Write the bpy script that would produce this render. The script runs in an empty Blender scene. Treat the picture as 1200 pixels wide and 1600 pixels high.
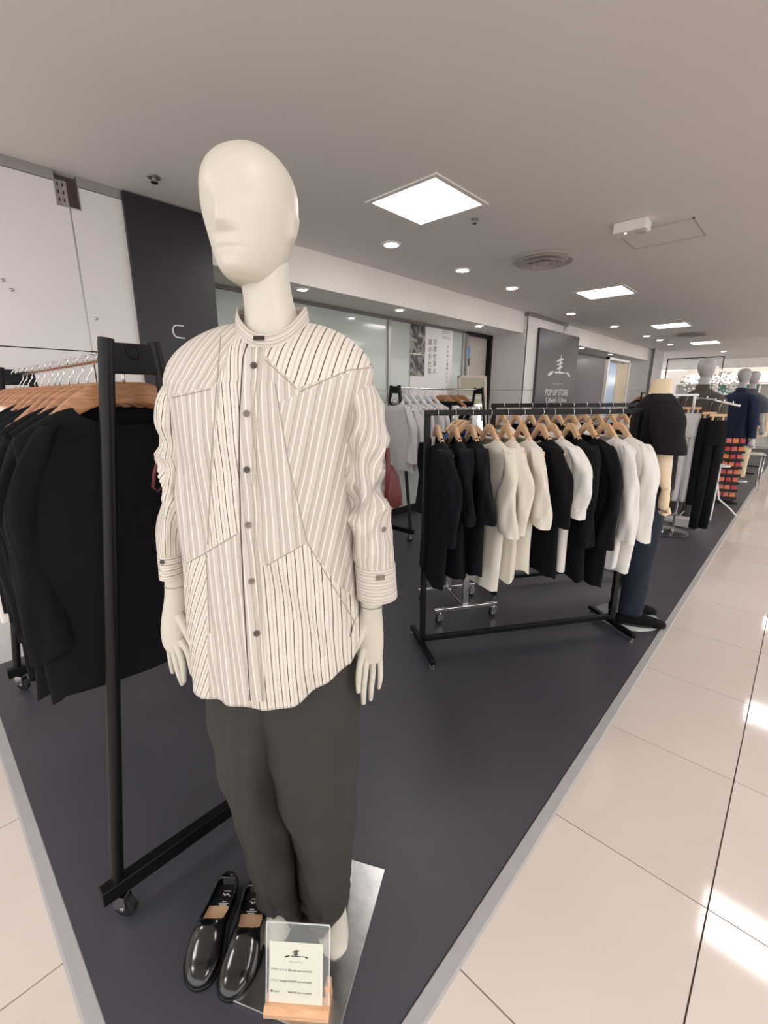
import bpy, bmesh, math, random
from mathutils import Vector, Matrix
random.seed(7)
R = math.radians
sc = bpy.context.scene
col = sc.collection

# ------------------------------------------------------------------ camera
CAM_H = 1.42
FPX = 696.0
PITCH = math.atan(180 / FPX)
YAW = math.atan(670 / (FPX / math.cos(PITCH)))
cd = bpy.data.cameras.new('camera')
cd.sensor_fit = 'HORIZONTAL'; cd.sensor_width = 36.0
cd.lens = 36.0 * FPX / 1200.0
cd.clip_start = 0.02; cd.clip_end = 200
cam = bpy.data.objects.new('camera', cd); col.objects.link(cam)
cam.location = (0, 0, CAM_H)
cam.rotation_euler = (math.pi / 2 - PITCH, 0, YAW)
sc.camera = cam

# ------------------------------------------------------------------ world, exposure
w = bpy.data.worlds.new('world'); sc.world = w; w.use_nodes = True
bg = w.node_tree.nodes['Background']
bg.inputs[0].default_value = (1.0, 0.975, 0.965, 1); bg.inputs[1].default_value = 1.05
vs = sc.view_settings
vs.view_transform = 'Standard'; vs.look = 'None'; vs.gamma = 1.0; vs.use_curve_mapping = False
vs.exposure = 1.0
PANEL_W = 7.2      # emission of ceiling panels
DOWN_W = 22.0      # emission of downlights

# ------------------------------------------------------------------ pixel -> place helpers (1200x1600 frame)
FH = Vector((-math.sin(YAW), math.cos(YAW), 0)); RH = Vector((math.cos(YAW), math.sin(YAW), 0)); UP = Vector((0, 0, 1))
FW = FH * math.cos(PITCH) - UP * math.sin(PITCH); UW = FH * math.sin(PITCH) + UP * math.cos(PITCH)
C0 = Vector((0, 0, CAM_H))
def ray(x, y): return FW + RH * ((x - 600) / FPX) + UW * ((800 - y) / FPX)
def onz(x, y, z=0.0): d = ray(x, y); return C0 + d * ((z - CAM_H) / d.z)
def onx(x, y, X): d = ray(x, y); return C0 + d * (X / d.x)
def atdepth(x, y, D): d = ray(x, y); return C0 + d * (D / d.dot(FH))

# ------------------------------------------------------------------ materials
def lin(c):
    return tuple(((v / 255) / 12.92 if v / 255 <= 0.04045 else ((v / 255 + 0.055) / 1.055) ** 2.4) for v in c) + (1,)
MATS = {}
def mat(name, rgb, rough=0.5, metal=0.0, var=0.06, scale=8.0, bump=0.0, bscale=60.0, coat=0.0, spec=0.5, sheen=0.0):
    if name in MATS: return MATS[name]
    m = bpy.data.materials.new(name); m.use_nodes = True
    nt = m.node_tree; b = nt.nodes['Principled BSDF']
    tc = nt.nodes.new('ShaderNodeTexCoord'); n = nt.nodes.new('ShaderNodeTexNoise')
    n.inputs['Scale'].default_value = scale; n.inputs['Detail'].default_value = 3
    nt.links.new(tc.outputs['Object'], n.inputs['Vector'])
    r = nt.nodes.new('ShaderNodeValToRGB')
    c = lin(rgb)
    r.color_ramp.elements[0].position = 0.3; r.color_ramp.elements[1].position = 0.7
    r.color_ramp.elements[0].color = tuple(max(0, v * (1 - var)) for v in c[:3]) + (1,)
    r.color_ramp.elements[1].color = tuple(min(1, v * (1 + var)) for v in c[:3]) + (1,)
    nt.links.new(n.outputs['Fac'], r.inputs['Fac']); nt.links.new(r.outputs['Color'], b.inputs['Base Color'])
    b.inputs['Roughness'].default_value = rough; b.inputs['Metallic'].default_value = metal
    b.inputs['Coat Weight'].default_value = coat; b.inputs['Specular IOR Level'].default_value = spec
    if sheen: b.inputs['Sheen Weight'].default_value = sheen
    if bump:
        n2 = nt.nodes.new('ShaderNodeTexNoise'); n2.inputs['Scale'].default_value = bscale
        nt.links.new(tc.outputs['Object'], n2.inputs['Vector'])
        bp = nt.nodes.new('ShaderNodeBump'); bp.inputs['Strength'].default_value = bump; bp.inputs['Distance'].default_value = 0.005
        nt.links.new(n2.outputs['Fac'], bp.inputs['Height']); nt.links.new(bp.outputs['Normal'], b.inputs['Normal'])
    MATS[name] = m; return m
def emat(name, rgb, strength):
    if name in MATS: return MATS[name]
    m = bpy.data.materials.new(name); m.use_nodes = True; nt = m.node_tree
    b = nt.nodes['Principled BSDF']; b.inputs['Base Color'].default_value = lin(rgb)
    b.inputs['Emission Color'].default_value = lin(rgb); b.inputs['Emission Strength'].default_value = strength
    MATS[name] = m; return m
def glassmat(name, rgb=(235, 245, 240), rough=0.02, alpha=0.18):
    if name in MATS: return MATS[name]
    m = bpy.data.materials.new(name); m.use_nodes = True; nt = m.node_tree
    b = nt.nodes['Principled BSDF']; b.inputs['Base Color'].default_value = lin(rgb)
    b.inputs['Roughness'].default_value = rough; b.inputs['Alpha'].default_value = alpha
    MATS[name] = m; return m
def woodmat(name, rgb, dark, scale=14.0, rough=0.4):
    if name in MATS: return MATS[name]
    m = bpy.data.materials.new(name); m.use_nodes = True; nt = m.node_tree; b = nt.nodes['Principled BSDF']
    tc = nt.nodes.new('ShaderNodeTexCoord'); mp = nt.nodes.new('ShaderNodeMapping'); mp.inputs['Scale'].default_value = (2, 14, 14)
    n = nt.nodes.new('ShaderNodeTexNoise'); n.inputs['Scale'].default_value = scale; n.inputs['Detail'].default_value = 4
    r = nt.nodes.new('ShaderNodeValToRGB'); r.color_ramp.elements[0].color = lin(dark); r.color_ramp.elements[1].color = lin(rgb)
    r.color_ramp.elements[0].position = 0.3; r.color_ramp.elements[1].position = 0.65
    nt.links.new(tc.outputs['Object'], mp.inputs['Vector']); nt.links.new(mp.outputs['Vector'], n.inputs['Vector'])
    nt.links.new(n.outputs['Fac'], r.inputs['Fac']); nt.links.new(r.outputs['Color'], b.inputs['Base Color'])
    b.inputs['Roughness'].default_value = rough
    MATS[name] = m; return m

# ------------------------------------------------------------------ mesh builder
class MB:
    def __init__(s): s.v = []; s.f = []; s.uv = {}
    def box(s, c, size, rz=0.0, M=None):
        x, y, z = (k / 2 for k in size); b = len(s.v)
        m = M if M is not None else Matrix.Translation(c) @ Matrix.Rotation(rz, 4, 'Z')
        for p in ((-x,-y,-z),(x,-y,-z),(x,y,-z),(-x,y,-z),(-x,-y,z),(x,-y,z),(x,y,z),(-x,y,z)):
            s.v.append(m @ Vector(p))
        for q in ((0,3,2,1),(4,5,6,7),(0,1,5,4),(1,2,6,5),(2,3,7,6),(3,0,4,7)): s.f.append([b + i for i in q])
        return s
    def span(s, a, b): 
        a = Vector(a); b = Vector(b); return s.box((a + b) / 2, tuple(abs(k) for k in (b - a)))
    def loft(s, rings, closed=True, cap0=False, cap1=False):
        b = len(s.v); n = len(rings[0])
        for r in rings: s.v.extend(Vector(p) for p in r)
        for i in range(len(rings) - 1):
            for j in range(n if closed else n - 1):
                k = (j + 1) % n
                s.f.append([b + i*n + j, b + i*n + k, b + (i+1)*n + k, b + (i+1)*n + j])
        if cap0: s.f.append([b + j for j in range(n)][::-1])
        if cap1: s.f.append([b + (len(rings)-1)*n + j for j in range(n)])
        return s
    def tube(s, pts, rad, n=10, cap=True, flat=1.0, side=None):
        pts = [Vector(p) for p in pts]
        rad = rad if isinstance(rad, (list, tuple)) else [rad] * len(pts)
        rings = []; prev = None
        for i, p in enumerate(pts):
            t = (pts[min(i+1, len(pts)-1)] - pts[max(i-1, 0)])
            if t.length < 1e-9: t = Vector((0, 0, 1))
            t.normalize()
            if prev is None:
                a = Vector(side) if side else (Vector((0, 0, 1)) if abs(t.z) < 0.9 else Vector((1, 0, 0)))
            else: a = prev
            a = (a - t * a.dot(t)); a.normalize(); prev = a
            b = t.cross(a)
            rings.append([p + a * (math.cos(q) * rad[i]) + b * (math.sin(q) * rad[i] * flat) for q in (2*math.pi*k/n for k in range(n))])
        return s.loft(rings, True, cap, cap)
    def cyl(s, p0, p1, r, n=16, r1=None): return s.tube([p0, p1], [r, r if r1 is None else r1], n)
    def bar(s, p0, p1, w, h=None):
        p0 = Vector(p0); p1 = Vector(p1); t = (p1 - p0); L = t.length; t.normalize()
        a = Vector((0, 0, 1)) if abs(t.z) < 0.99 else Vector((1, 0, 0))
        x = t.cross(a).normalized(); z = x.cross(t)
        M = Matrix((( x.x, t.x, z.x, (p0.x+p1.x)/2), (x.y, t.y, z.y, (p0.y+p1.y)/2), (x.z, t.z, z.z, (p0.z+p1.z)/2), (0,0,0,1)))
        return s.box(None, (w, L, h or w), M=M)
    def lathe(s, prof, n=24, c=(0,0,0)):
        c = Vector(c)
        return s.loft([[c + Vector((r*math.cos(2*math.pi*k/n), r*math.sin(2*math.pi*k/n), z)) for k in range(n)] for r, z in prof], True, True, True)
    def prism(s, poly, y0, y1):
        # polygon in xz, extruded along y
        b = len(s.v); n = len(poly)
        for y in (y0, y1): s.v.extend(Vector((p[0], y, p[1])) for p in poly)
        s.f.append([b + i for i in range(n)]); s.f.append([b + n + i for i in range(n)][::-1])
        for i in range(n): s.f.append([b + i, b + n + i, b + n + (i+1) % n, b + (i+1) % n])
        return s
    def xf(s, M): s.v = [M @ p for p in s.v]; return s
    def build(s, name, m, parent=None, smooth=False, angle=None, bevel=0.0, recalc=True):
        me = bpy.data.meshes.new(name); me.from_pydata([tuple(p) for p in s.v], [], s.f)
        if recalc:
            bm = bmesh.new(); bm.from_mesh(me); bmesh.ops.recalc_face_normals(bm, faces=bm.faces); bm.to_mesh(me); bm.free()
        if m: me.materials.append(m)
        if smooth:
            me.shade_smooth()
            if angle: me.set_sharp_from_angle(angle=R(angle))
        o = bpy.data.objects.new(name, me); col.objects.link(o)
        if parent: o.parent = parent
        if bevel:
            bv = o.modifiers.new('bevel', 'BEVEL'); bv.width = bevel; bv.segments = 2; bv.limit_method = 'ANGLE'
        return o
def thing(name, label, cat, loc=(0, 0, 0), rz=0.0, group=None):
    o = bpy.data.objects.new(name, None); col.objects.link(o); o.location = loc; o.rotation_euler = (0, 0, rz)
    o.empty_display_size = 0.1
    return tag(o, label, cat, group)
def tag(o, label, cat, group=None):
    o['label'] = label; o['category'] = cat
    if group: o['group'] = group
    return o
def struct(o, label=None):
    o['kind'] = 'structure'
    if label: o['label'] = label
    return o
def copy_tree(o, parent=None):
    c = o.copy(); col.objects.link(c); c.parent = parent
    for ch in list(o.children): copy_tree(ch, c)
    return c
def text(body, size, m, parent, M, name='lettering', align='CENTER', thick=0.0005):
    cu = bpy.data.curves.new(name, 'FONT'); cu.body = body; cu.size = size; cu.align_x = align; cu.align_y = 'CENTER'; cu.extrude = thick; cu.resolution_u = 3
    t = bpy.data.objects.new(name + '_curve', cu); col.objects.link(t)
    bpy.context.view_layer.update()
    me = bpy.data.meshes.new_from_object(t)
    bpy.data.objects.remove(t)
    me.materials.clear(); me.materials.append(m)
    o = bpy.data.objects.new(name, me); col.objects.link(o); o.parent = parent; o.matrix_local = M
    return o

def lerp(a, b, t): return a + (b - a) * t
def interp(tab, x):
    if x <= tab[0][0]: return tab[0][1:]
    for p, q in zip(tab, tab[1:]):
        if x <= q[0]:
            t = (x - p[0]) / (q[0] - p[0]); t = t*t*(3-2*t) if False else t
            return tuple(lerp(a, b, t) for a, b in zip(p[1:], q[1:]))
    return tab[-1][1:]
def sinterp(tab, x):   # Catmull-Rom through table
    n = len(tab)
    if x <= tab[0][0]: return tab[0][1:]
    if x >= tab[-1][0]: return tab[-1][1:]
    for i in range(n - 1):
        if x <= tab[i+1][0]:
            p1, p2 = tab[i], tab[i+1]; h = p2[0] - p1[0]; t = (x - p1[0]) / h
            p0 = tab[i-1] if i else None; p3 = tab[i+2] if i + 2 < n else None
            out = []
            for k in range(1, len(p1)):
                m1 = (p2[k] - p0[k]) / (p2[0] - p0[0]) * h if p0 else (p2[k] - p1[k])
                m2 = (p3[k] - p1[k]) / (p3[0] - p1[0]) * h if p3 else (p2[k] - p1[k])
                t2, t3 = t*t, t*t*t
                out.append((2*t3-3*t2+1)*p1[k] + (t3-2*t2+t)*m1 + (-2*t3+3*t2)*p2[k] + (t3-t2)*m2)
            return tuple(out)
def spow(c, e): return math.copysign(abs(c) ** e, c)

# common materials
M_WHITE = mat('white_panel', (222, 217, 215), 0.25, var=0.02, scale=2)
M_CEIL = mat('ceiling_paint', (235, 229, 224), 0.8, var=0.015, scale=1.2)
M_SOFF = mat('soffit_paint', (238, 233, 228), 0.7, var=0.015, scale=1.2)
M_MAT = mat('charcoal_floor_mat', (68, 67, 75), 0.42, var=0.07, scale=3, bump=0.02, bscale=40)
M_STRIP = mat('grey_edge_strip', (168, 165, 166), 0.45, var=0.05, scale=20)
M_GROUT = mat('grout', (96, 84, 74), 0.9)
M_BLACKM = mat('black_powder_coat', (8, 7, 8), 0.4, var=0.1, spec=.3)
M_CHROME = mat('chrome', (215, 213, 212), 0.16, metal=1.0, var=0.03)
M_STEEL = mat('brushed_steel', (190, 190, 190), 0.28, metal=1.0, var=0.12, scale=30)
M_RUBBER = mat('black_rubber', (22, 21, 23), 0.6)
M_PANELBLK = mat('dark_panel', (29, 25, 32), 0.38, var=0.06, scale=2)
M_PRINTW = mat('white_print', (236, 234, 232), 0.6, var=0.01)
M_PRINTK = mat('black_print', (26, 24, 22), 0.6, var=0.02)
M_MANQ = mat('mannequin_ivory', (206, 200, 187), 0.42, var=0.015, scale=3)
M_WOOD = woodmat('hanger_wood', (228, 192, 152), (206, 160, 118))
M_WOODD = woodmat('hanger_wood_dark', (188, 138, 100), (158, 108, 74))
M_ALU = mat('aluminium', (170, 168, 166), 0.35, metal=0.8, var=0.04)
M_GLASS = glassmat('clear_acrylic', (240, 244, 244), 0.02, 0.10)
M_LAMP = emat('panel_light', (255, 250, 248), PANEL_W)
M_DOWN = emat('downlight_glow', (255, 246, 238), DOWN_W)
# ================================================================== STRUCTURE
HC = 2.53
# floor: grout bed with polished tiles
fl = MB().span((-6, -3.0, -0.02), (9, 40, -0.008)).build('floor', M_GROUT); struct(fl, 'polished beige tile floor of the aisle')
tm = bpy.data.materials.new('beige_polished_tile'); tm.use_nodes = True
nt = tm.node_tree; b = nt.nodes['Principled BSDF']; oi = nt.nodes.new('ShaderNodeObjectInfo'); tcn = nt.nodes.new('ShaderNodeTexCoord')
nn = nt.nodes.new('ShaderNodeTexNoise'); nn.inputs['Scale'].default_value = 3.5; nn.inputs['Detail'].default_value = 5
va = nt.nodes.new('ShaderNodeVectorMath'); va.operation = 'ADD'
nt.links.new(tcn.outputs['Object'], va.inputs[0]); nt.links.new(oi.outputs['Random'], va.inputs[1]); nt.links.new(va.outputs[0], nn.inputs['Vector'])
mx = nt.nodes.new('ShaderNodeMath'); mx.operation = 'MULTIPLY_ADD'; mx.inputs[1].default_value = 0.5
nt.links.new(nn.outputs['Fac'], mx.inputs[0]); hf = nt.nodes.new('ShaderNodeMath'); hf.operation = 'MULTIPLY'; hf.inputs[1].default_value = 0.5
nt.links.new(oi.outputs['Random'], hf.inputs[0]); nt.links.new(hf.outputs[0], mx.inputs[2])
rr = nt.nodes.new('ShaderNodeValToRGB'); rr.color_ramp.elements[0].color = lin((216, 203, 192)); rr.color_ramp.elements[1].color = lin((230, 219, 210))
nt.links.new(mx.outputs[0], rr.inputs['Fac']); nt.links.new(rr.outputs['Color'], b.inputs['Base Color'])
b.inputs['Roughness'].default_value = 0.07; b.inputs['Specular IOR Level'].default_value = 0.6
T = 0.6
tile_me = MB().box((0, 0, -0.004), (T - 0.004, T - 0.004, 0.008)).build('tile', tm, fl).data
first = [o for o in fl.children][0]; bpy.data.objects.remove(first)
for i in range(-6, 4):
    for j in range(-3, 32):
        x0 = 0.03 + T * (i - 1); y0 = 0.727 + T * (j - 1)
        if x0 + T < -0.40 and y0 > 0.06: continue
        if i < -1 and j < -2: continue
        o = bpy.data.objects.new('tile', tile_me); col.objects.link(o); o.parent = fl; o.location = (x0 + T/2, y0 + T/2, 0)
# raised charcoal mat with grey edging
o = MB().span((-3.62, 0.075, 0.0005), (-0.455, 20, 0.006)).build('floor_mat', M_MAT); struct(o, 'charcoal vinyl floor covering of the shop area')
st = MB(); st.prism([(-0.41, 0.0005), (-0.416, 0.005), (-0.45, 0.0085), (-0.455, 0.0005)], 0.04, 20)
struct(st.build('trim_1', M_STRIP), 'grey edging strip between mat and aisle tiles')
st = MB(); b0 = len(st.v); 
st.v += [Vector(p) for p in ((-3.62, 0.036, .0005), (-0.41, 0.036, .0005), (-3.62, .042, .005), (-.416, .042, .005), (-3.62, .073, .0085), (-.455, .073, .0085), (-3.62, .08, .0005), (-.455, .08, .0005))]
st.f += [[0,1,3,2],[2,3,5,4],[4,5,7,6],[0,2,4,6],[1,7,5,3]]
struct(st.build('trim_2', M_STRIP), 'grey edging strip along the near end of the mat')

# ceiling
struct(MB().span((-4.2, -1.8, HC), (2.4, 26, HC + 0.05)).build('ceiling', M_CEIL), 'flat off-white shop ceiling')
# left wall pier with glossy white panels
PX = -3.0
wl = struct(MB().span((-3.6, -3, 0), (PX - 0.056, 1.575, HC)).build('wall_left', mat('panel_backing', (120, 112, 108), 0.7)), 'white glossy panelled wall at left')
for k, (y0, y1) in enumerate(((-3.0, -1.995), (-1.99, -0.59), (-0.585, 0.815), (0.823, 1.575))):
    for z0, z1 in ((0.0, 1.662), (1.668, 2.48)):
        if z0 > 1 and k == 2: MB().span((PX - 0.055, y0, z0), (PX, 0.762, z1)).span((PX - .055, 0.762, z0), (PX, y1, 2.375)).build('panel', M_WHITE, wl)
        elif z0 > 1 and k == 3: MB().span((PX - 0.055, 0.87, z0), (PX, y1, z1)).span((PX - .055, y0, z0), (PX, .87, 2.375)).build('panel', M_WHITE, wl)
        else: MB().span((PX - 0.055, y0, z0), (PX, y1, z1)).build('panel', M_WHITE, wl)
MB().span((PX - 0.055, 0.8155, 1.668), (PX - 0.001, 0.8225, 2.375)).build('joint_strip', M_ALU, wl)
MB().span((PX - 0.055, -3, 2.482), (PX + 0.004, 0.762, 2.53)).build('top_channel', M_ALU, wl)
MB().span((PX - 0.055, 0.87, 2.482), (PX + 0.004, 1.575, 2.53)).build('top_channel', M_ALU, wl)
# hooks on the wall panels
for (px, py) in ((4, 438), (18, 453), (150, 498)):
    p = onx(px, py, PX)
    h = thing('wall_hook', {4: 'clear plastic hook at the left edge on the white wall panel', 18: 'tiny clear hook below the left edge hook on white wall', 150: 'small clear hook on white wall beside the dark sign panel'}[px], 'hook', p)
    MB().lathe([(0.0, 0.0), (0.009, 0.0), (0.009, 0.003), (0.003, 0.005), (0.003, 0.012), (0.006, 0.016), (0.0, 0.018)], 12).xf(Matrix.Rotation(R(90), 4, 'Y')).build('hook_body', M_CHROME, h, True)
# recessed outlet box
ob = thing('outlet_box', 'recessed wall box with a double power outlet near the ceiling', 'outlet', (PX, 0.816, 2.45))
MB().span((-.055, -.054, -.075), (-.05, .054, .08)).build('back_plate', mat('box_inside', (84, 72, 64), 0.7), ob)
m = MB(); m.span((-.055, -.054, -.075), (.003, -.050, .08)).span((-.055, .05, -.075), (.003, .054, .08)).span((-.055, -.054, -.078), (.003, .054, -.073))
m.build('box_frame', M_ALU, ob)
m = MB().span((-.05, -.042, -.06), (-.04, .012, .055)); m.build('outlet_plate', mat('outlet_grey', (170, 160, 152), 0.5), ob)
m = MB()
for zz in (-.035, 0.0, .035):
    for yy in (-.028, -.006): m.span((-.0405, yy - .003, zz - .008), (-.0385, yy + .003, zz + .008))
m.build('socket_slot', M_PRINTK, ob)
# black sign panel at left with white C
sp = thing('sign_panel', 'tall dark sign panel with a white letter C on the left wall', 'sign', (PX + 0.012, 1.31, 0))
MB().span((-.012, -.232, 0.0), (.012, .265, 2.522)).build('board', M_PANELBLK, sp)
m = MB()
pts = []
for a in range(0, 13): 
    q = R(90 + a * 15); pts.append((0, -0.012 - 0.030 * -math.cos(q) * 0.9, 1.815 + 0.036 * math.sin(q)))
pts = [(0, 0.030, 1.851)] + pts + [(0, 0.030, 1.779)]
m.tube([(0.0135, -p[1] * -1.0, p[2]) for p in pts], 0.0042, 8, True)
m.build('letter', M_PRINTW, sp, True)

# soffit bay 1 + glass + pier 2 + soffit bay 2
def soffit(y0, y1, n):
    o = MB().span((-3.62, y0, 2.265), (-3.055, y1, HC)).build('wall_soffit', M_SOFF); struct(o, 'dropped soffit above the %s glass bay' % n)
soffit(1.575, 6.09, 'near'); soffit(7.45, 12.6, 'far')
GX = -3.53
M_GW = mat('frosted_glass', (188, 196, 190), 0.12, var=0.05, scale=1.0, coat=0.3)
def curtain_glass(n, y0, y1, splits, label):
    o = struct(MB().span((GX - 0.10, y0, 0), (GX - 0.08, y1, 2.27)).build(n, mat('glass_back', (172, 178, 172), 0.7, var=0.1, scale=1.2)), label)
    ys = [y0] + splits + [y1]
    for a, bb in zip(ys, ys[1:]):
        MB().span((GX - 0.012, a + .01, 0.09), (GX - 0.002, bb - .01, 2.235)).build('pane', M_GW, o)
    for a in ys:
        MB().span((GX - 0.03, a - .02, 0), (GX + 0.02, a + .02, 2.235)).build('mullion', M_ALU, o)
    MB().span((GX - 0.03, y0, 2.235), (GX + 0.02, y1, 2.27)).build('head_rail', mat('head_rail_grey', (112, 104, 100), 0.5), o)
    MB().span((GX - 0.03, y0, 0), (GX + 0.02, y1, 0.09)).build('sill_rail', M_BLACKM, o)
curtain_glass('window_1', 1.6, 5.33, [2.45, 3.86], 'frosted glass wall under the near soffit')
curtain_glass('window_2', 7.5, 12.4, [9.1, 10.8], 'frosted glass wall under the far soffit')
# white rolled blind band seen under the soffit by the dark panel
d1 = struct(MB().span((GX - 0.06, 5.4, 0.0), (GX - 0.04, 6.02, 2.24)).build('door_1', mat('corridor_wall', (196, 186, 178), 0.6)), 'doorway beside the grey pier')
MB().span((GX - .04, 5.40, 0), (GX + .02, 5.44, 2.24)).build('door_frame', M_ALU, d1)
MB().span((GX - .04, 6.0, 0), (GX + .03, 6.05, 2.26)).build('door_frame', M_BLACKM, d1)
MB().span((GX - .04, 5.40, 2.22), (GX + .03, 6.05, 2.262)).build('door_frame', M_BLACKM, d1)
MB().span((GX - .039, 5.46, 1.94), (GX - .03, 5.56, 2.09)).build('notice', mat('blue_notice', (96, 150, 214), 0.5, var=0.2, scale=12), d1)
MB().span((GX - .039, 5.47, 1.84), (GX - .03, 5.56, 1.935)).build('notice', mat('dark_notice', (60, 58, 62), 0.5), d1)
MB().span((GX - .039, 5.46, 1.56), (GX - .03, 5.545, 1.83)).build('notice', mat('pale_notice', (236, 232, 226), 0.5), d1)
M_PIER = mat('pier_panel', (220, 214, 212), 0.4, var=0.03, scale=2)
pw = struct(MB().span((-3.62, 6.1, 0), (-3.012, 7.44, HC)).build('wall_pier', mat('panel_backing2', (130, 122, 118), .7)), 'light grey panelled pier behind the dark sign')
for z0, z1 in ((0, 1.512), (1.518, 2.48)):
    MB().span((-3.58, 6.082, z0), (-3.0, 6.1, z1)).build('panel', M_PIER, pw)
    MB().span((-3.012, 6.082, z0), (-2.995, 7.44, z1)).build('panel', M_PIER, pw)
MB().span((-3.06, 6.078, 2.48), (-2.99, 7.44, HC)).build('top_channel', mat('channel_grey', (128, 118, 114), .5), pw)
MB().span((-3.0, 7.3, 2.3), (-2.985, 7.36, 2.52)).build('corner_strip', M_ALU, pw)
pw2 = struct(MB().span((-3.62, 12.6, 0), (-2.95, 13.6, HC)).build('wall_pier_2', mat('panel_backing3', (206, 200, 198), .6)), 'far light grey pier behind the clothing')
for z0, z1 in ((0, 1.56), (1.57, 2.5)): MB().span((-3.6, 12.585, z0), (-2.95, 12.6, z1)).build('panel', M_PIER, pw2)
MB().span((-2.99, 12.57, 0), (-2.93, 12.62, HC)).build('corner_strip', mat('corner_grey', (120, 116, 114), .4), pw2)
# far end of the floor: bright lit wall and bulkhead
fw = struct(MB().span((-6, 24, 0), (4.5, 24.1, HC)).build('wall_far', mat('far_wall', (226, 216, 206), .7)), 'pale far wall of the sales floor')
struct(MB().span((-4.2, 17.5, 2.28), (4.5, 17.7, HC)).build('wall_bulkhead', mat('bulkhead', (244, 238, 232), .6)), 'white bulkhead beam across the far ceiling')
cv = thing('cove_light', 'long bright cove light strip high on the far wall', 'light', (-1.5, 23.9, 2.1))
MB().span((-2.6, -.03, -.10), (5.5, .03, .13)).build('strip', emat('cove_glow', (255, 246, 236), 3.0), cv)
MB().span((-2.6, -.08, -.14), (5.5, .05, -.10)).build('ledge', M_SOFF, cv)

# ------------------------------------------------------------------ ceiling fixtures
def panel_light(x, y, where, s=0.46):
    t = thing('ceiling_light', where, 'ceiling light', (x, y, HC), group='square ceiling panel lights')
    h = s / 2; m = MB()
    for a, bb in (((-h-.03, -h-.03), (h+.03, -h)), ((-h-.03, h), (h+.03, h+.03)), ((-h-.03, -h), (-h, h)), ((h, -h), (h+.03, h))):
        m.span((a[0], a[1], -.008), (bb[0], bb[1], -.0005))
    m.build('frame', M_SOFF, t)
    MB().span((-h, -h, -.005), (h, h, -.001)).build('diffuser', M_LAMP, t)
for k, lab in enumerate(('large square ceiling light nearest to the ivory mannequin head', 'square ceiling light past the round ceiling vent', 'third square ceiling light down the shop ceiling', 'farthest small square ceiling light above the clothes')):
    panel_light(-1.86, 2.37 + 3.19 * k, lab)
for k in range(6):
    panel_light(0.28, 0.46 + 3.19 * k, '%s square ceiling light above the tiled aisle' % ('nearest', 'second', 'third', 'fourth', 'fifth', 'sixth')[k])
for k in range(1): panel_light(-1.86 , -0.82, 'square ceiling light behind the viewer above the shop edge')
def downlight(x, y, z, lab, r=0.055):
    t = thing('downlight', lab, 'downlight', (x, y, z), group='round ceiling downlights')
    n = 20; ring = []
    for rr_, zz in ((r, -.001), (r, -.006), (r + .018, -.006), (r + .022, -.0005)):
        ring.append([Vector((rr_*math.cos(2*math.pi*k/n), rr_*math.sin(2*math.pi*k/n), zz)) for k in range(n)])
    MB().loft(ring).build('trim_ring', M_SOFF, t, True, 40)
    MB().lathe([(0.0, -.0015), (r, -.0015), (r, -.003), (0.0, -.004)], n).build('lens', M_DOWN, t)
downlight(-2.515, 2.78, HC, 'round downlight just past the nearest square ceiling light')
downlight(-2.515, 3.74, HC, 'second round downlight along the soffit line')
downlight(-2.515, 4.68, HC, 'third round downlight along the soffit line')
downlight(-2.64, 6.62, HC, 'round downlight in front of the dark logo sign top')
downlight(-2.56, 8.25, HC, 'round downlight past the dark logo sign')
downlight(-2.49, 9.93, HC, 'fifth-distance downlight among the far three')
downlight(-2.45, 10.77, HC, 'middle one of the far cluster of three downlights')
downlight(-2.47, 11.82, HC, 'last of the far cluster of three downlights')
downlight(-1.84, 14.55, HC, 'farthest single downlight before the bulkhead')
downlight(-3.18, 2.44, 2.265, 'soffit downlight beside the ivory mannequin neck', .04)
downlight(-3.18, 3.64, 2.265, 'soffit downlight above the frosted glass mullion', .04)
downlight(-3.16, 5.1, 2.265, 'soffit downlight near the white poster and pier', .04)
downlight(-3.18, 8.6, 2.265, 'far soffit downlight nearest the logo sign', .04)
downlight(-3.18, 10.2, 2.265, 'far soffit downlight above the fitting booth', .04)
# round air vents
def vent(x, y, lab):
    t = thing('air_vent', lab, 'vent', (x, y, HC), group='round ceiling vents')
    MB().lathe([(0.0, -.001), (.27, -.001), (.285, -.006), (.0, -.006)], 40).build('plate', M_SOFF, t, True, 30)
    for r0, zz in ((.235, -.024), (.165, -.034), (.10, -.044)):
        n = 40; rings = [[Vector((q*math.cos(2*math.pi*k/n), q*math.sin(2*math.pi*k/n), z)) for k in range(n)] for q, z in ((r0, zz), (r0 - .045, zz + .026), (r0 - .05, zz + .026), (r0 - .008, zz - .003))]
        MB().loft(rings + [rings[0]]).build('vane_ring', mat('vent_grey', (196, 186, 180), .6), t, True, 40)
    MB().lathe([(0.0, -.045), (.045, -.043), (.05, -.03), (.02, -.006)], 24).build('centre_cap', mat('vent_grey', (190, 180, 175), .6), t, True, 40)
vent(-1.84, 3.93, 'large round slatted air vent in the shop ceiling'); vent(-1.82, 10.2, 'distant round air vent between far ceiling lights')
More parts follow.
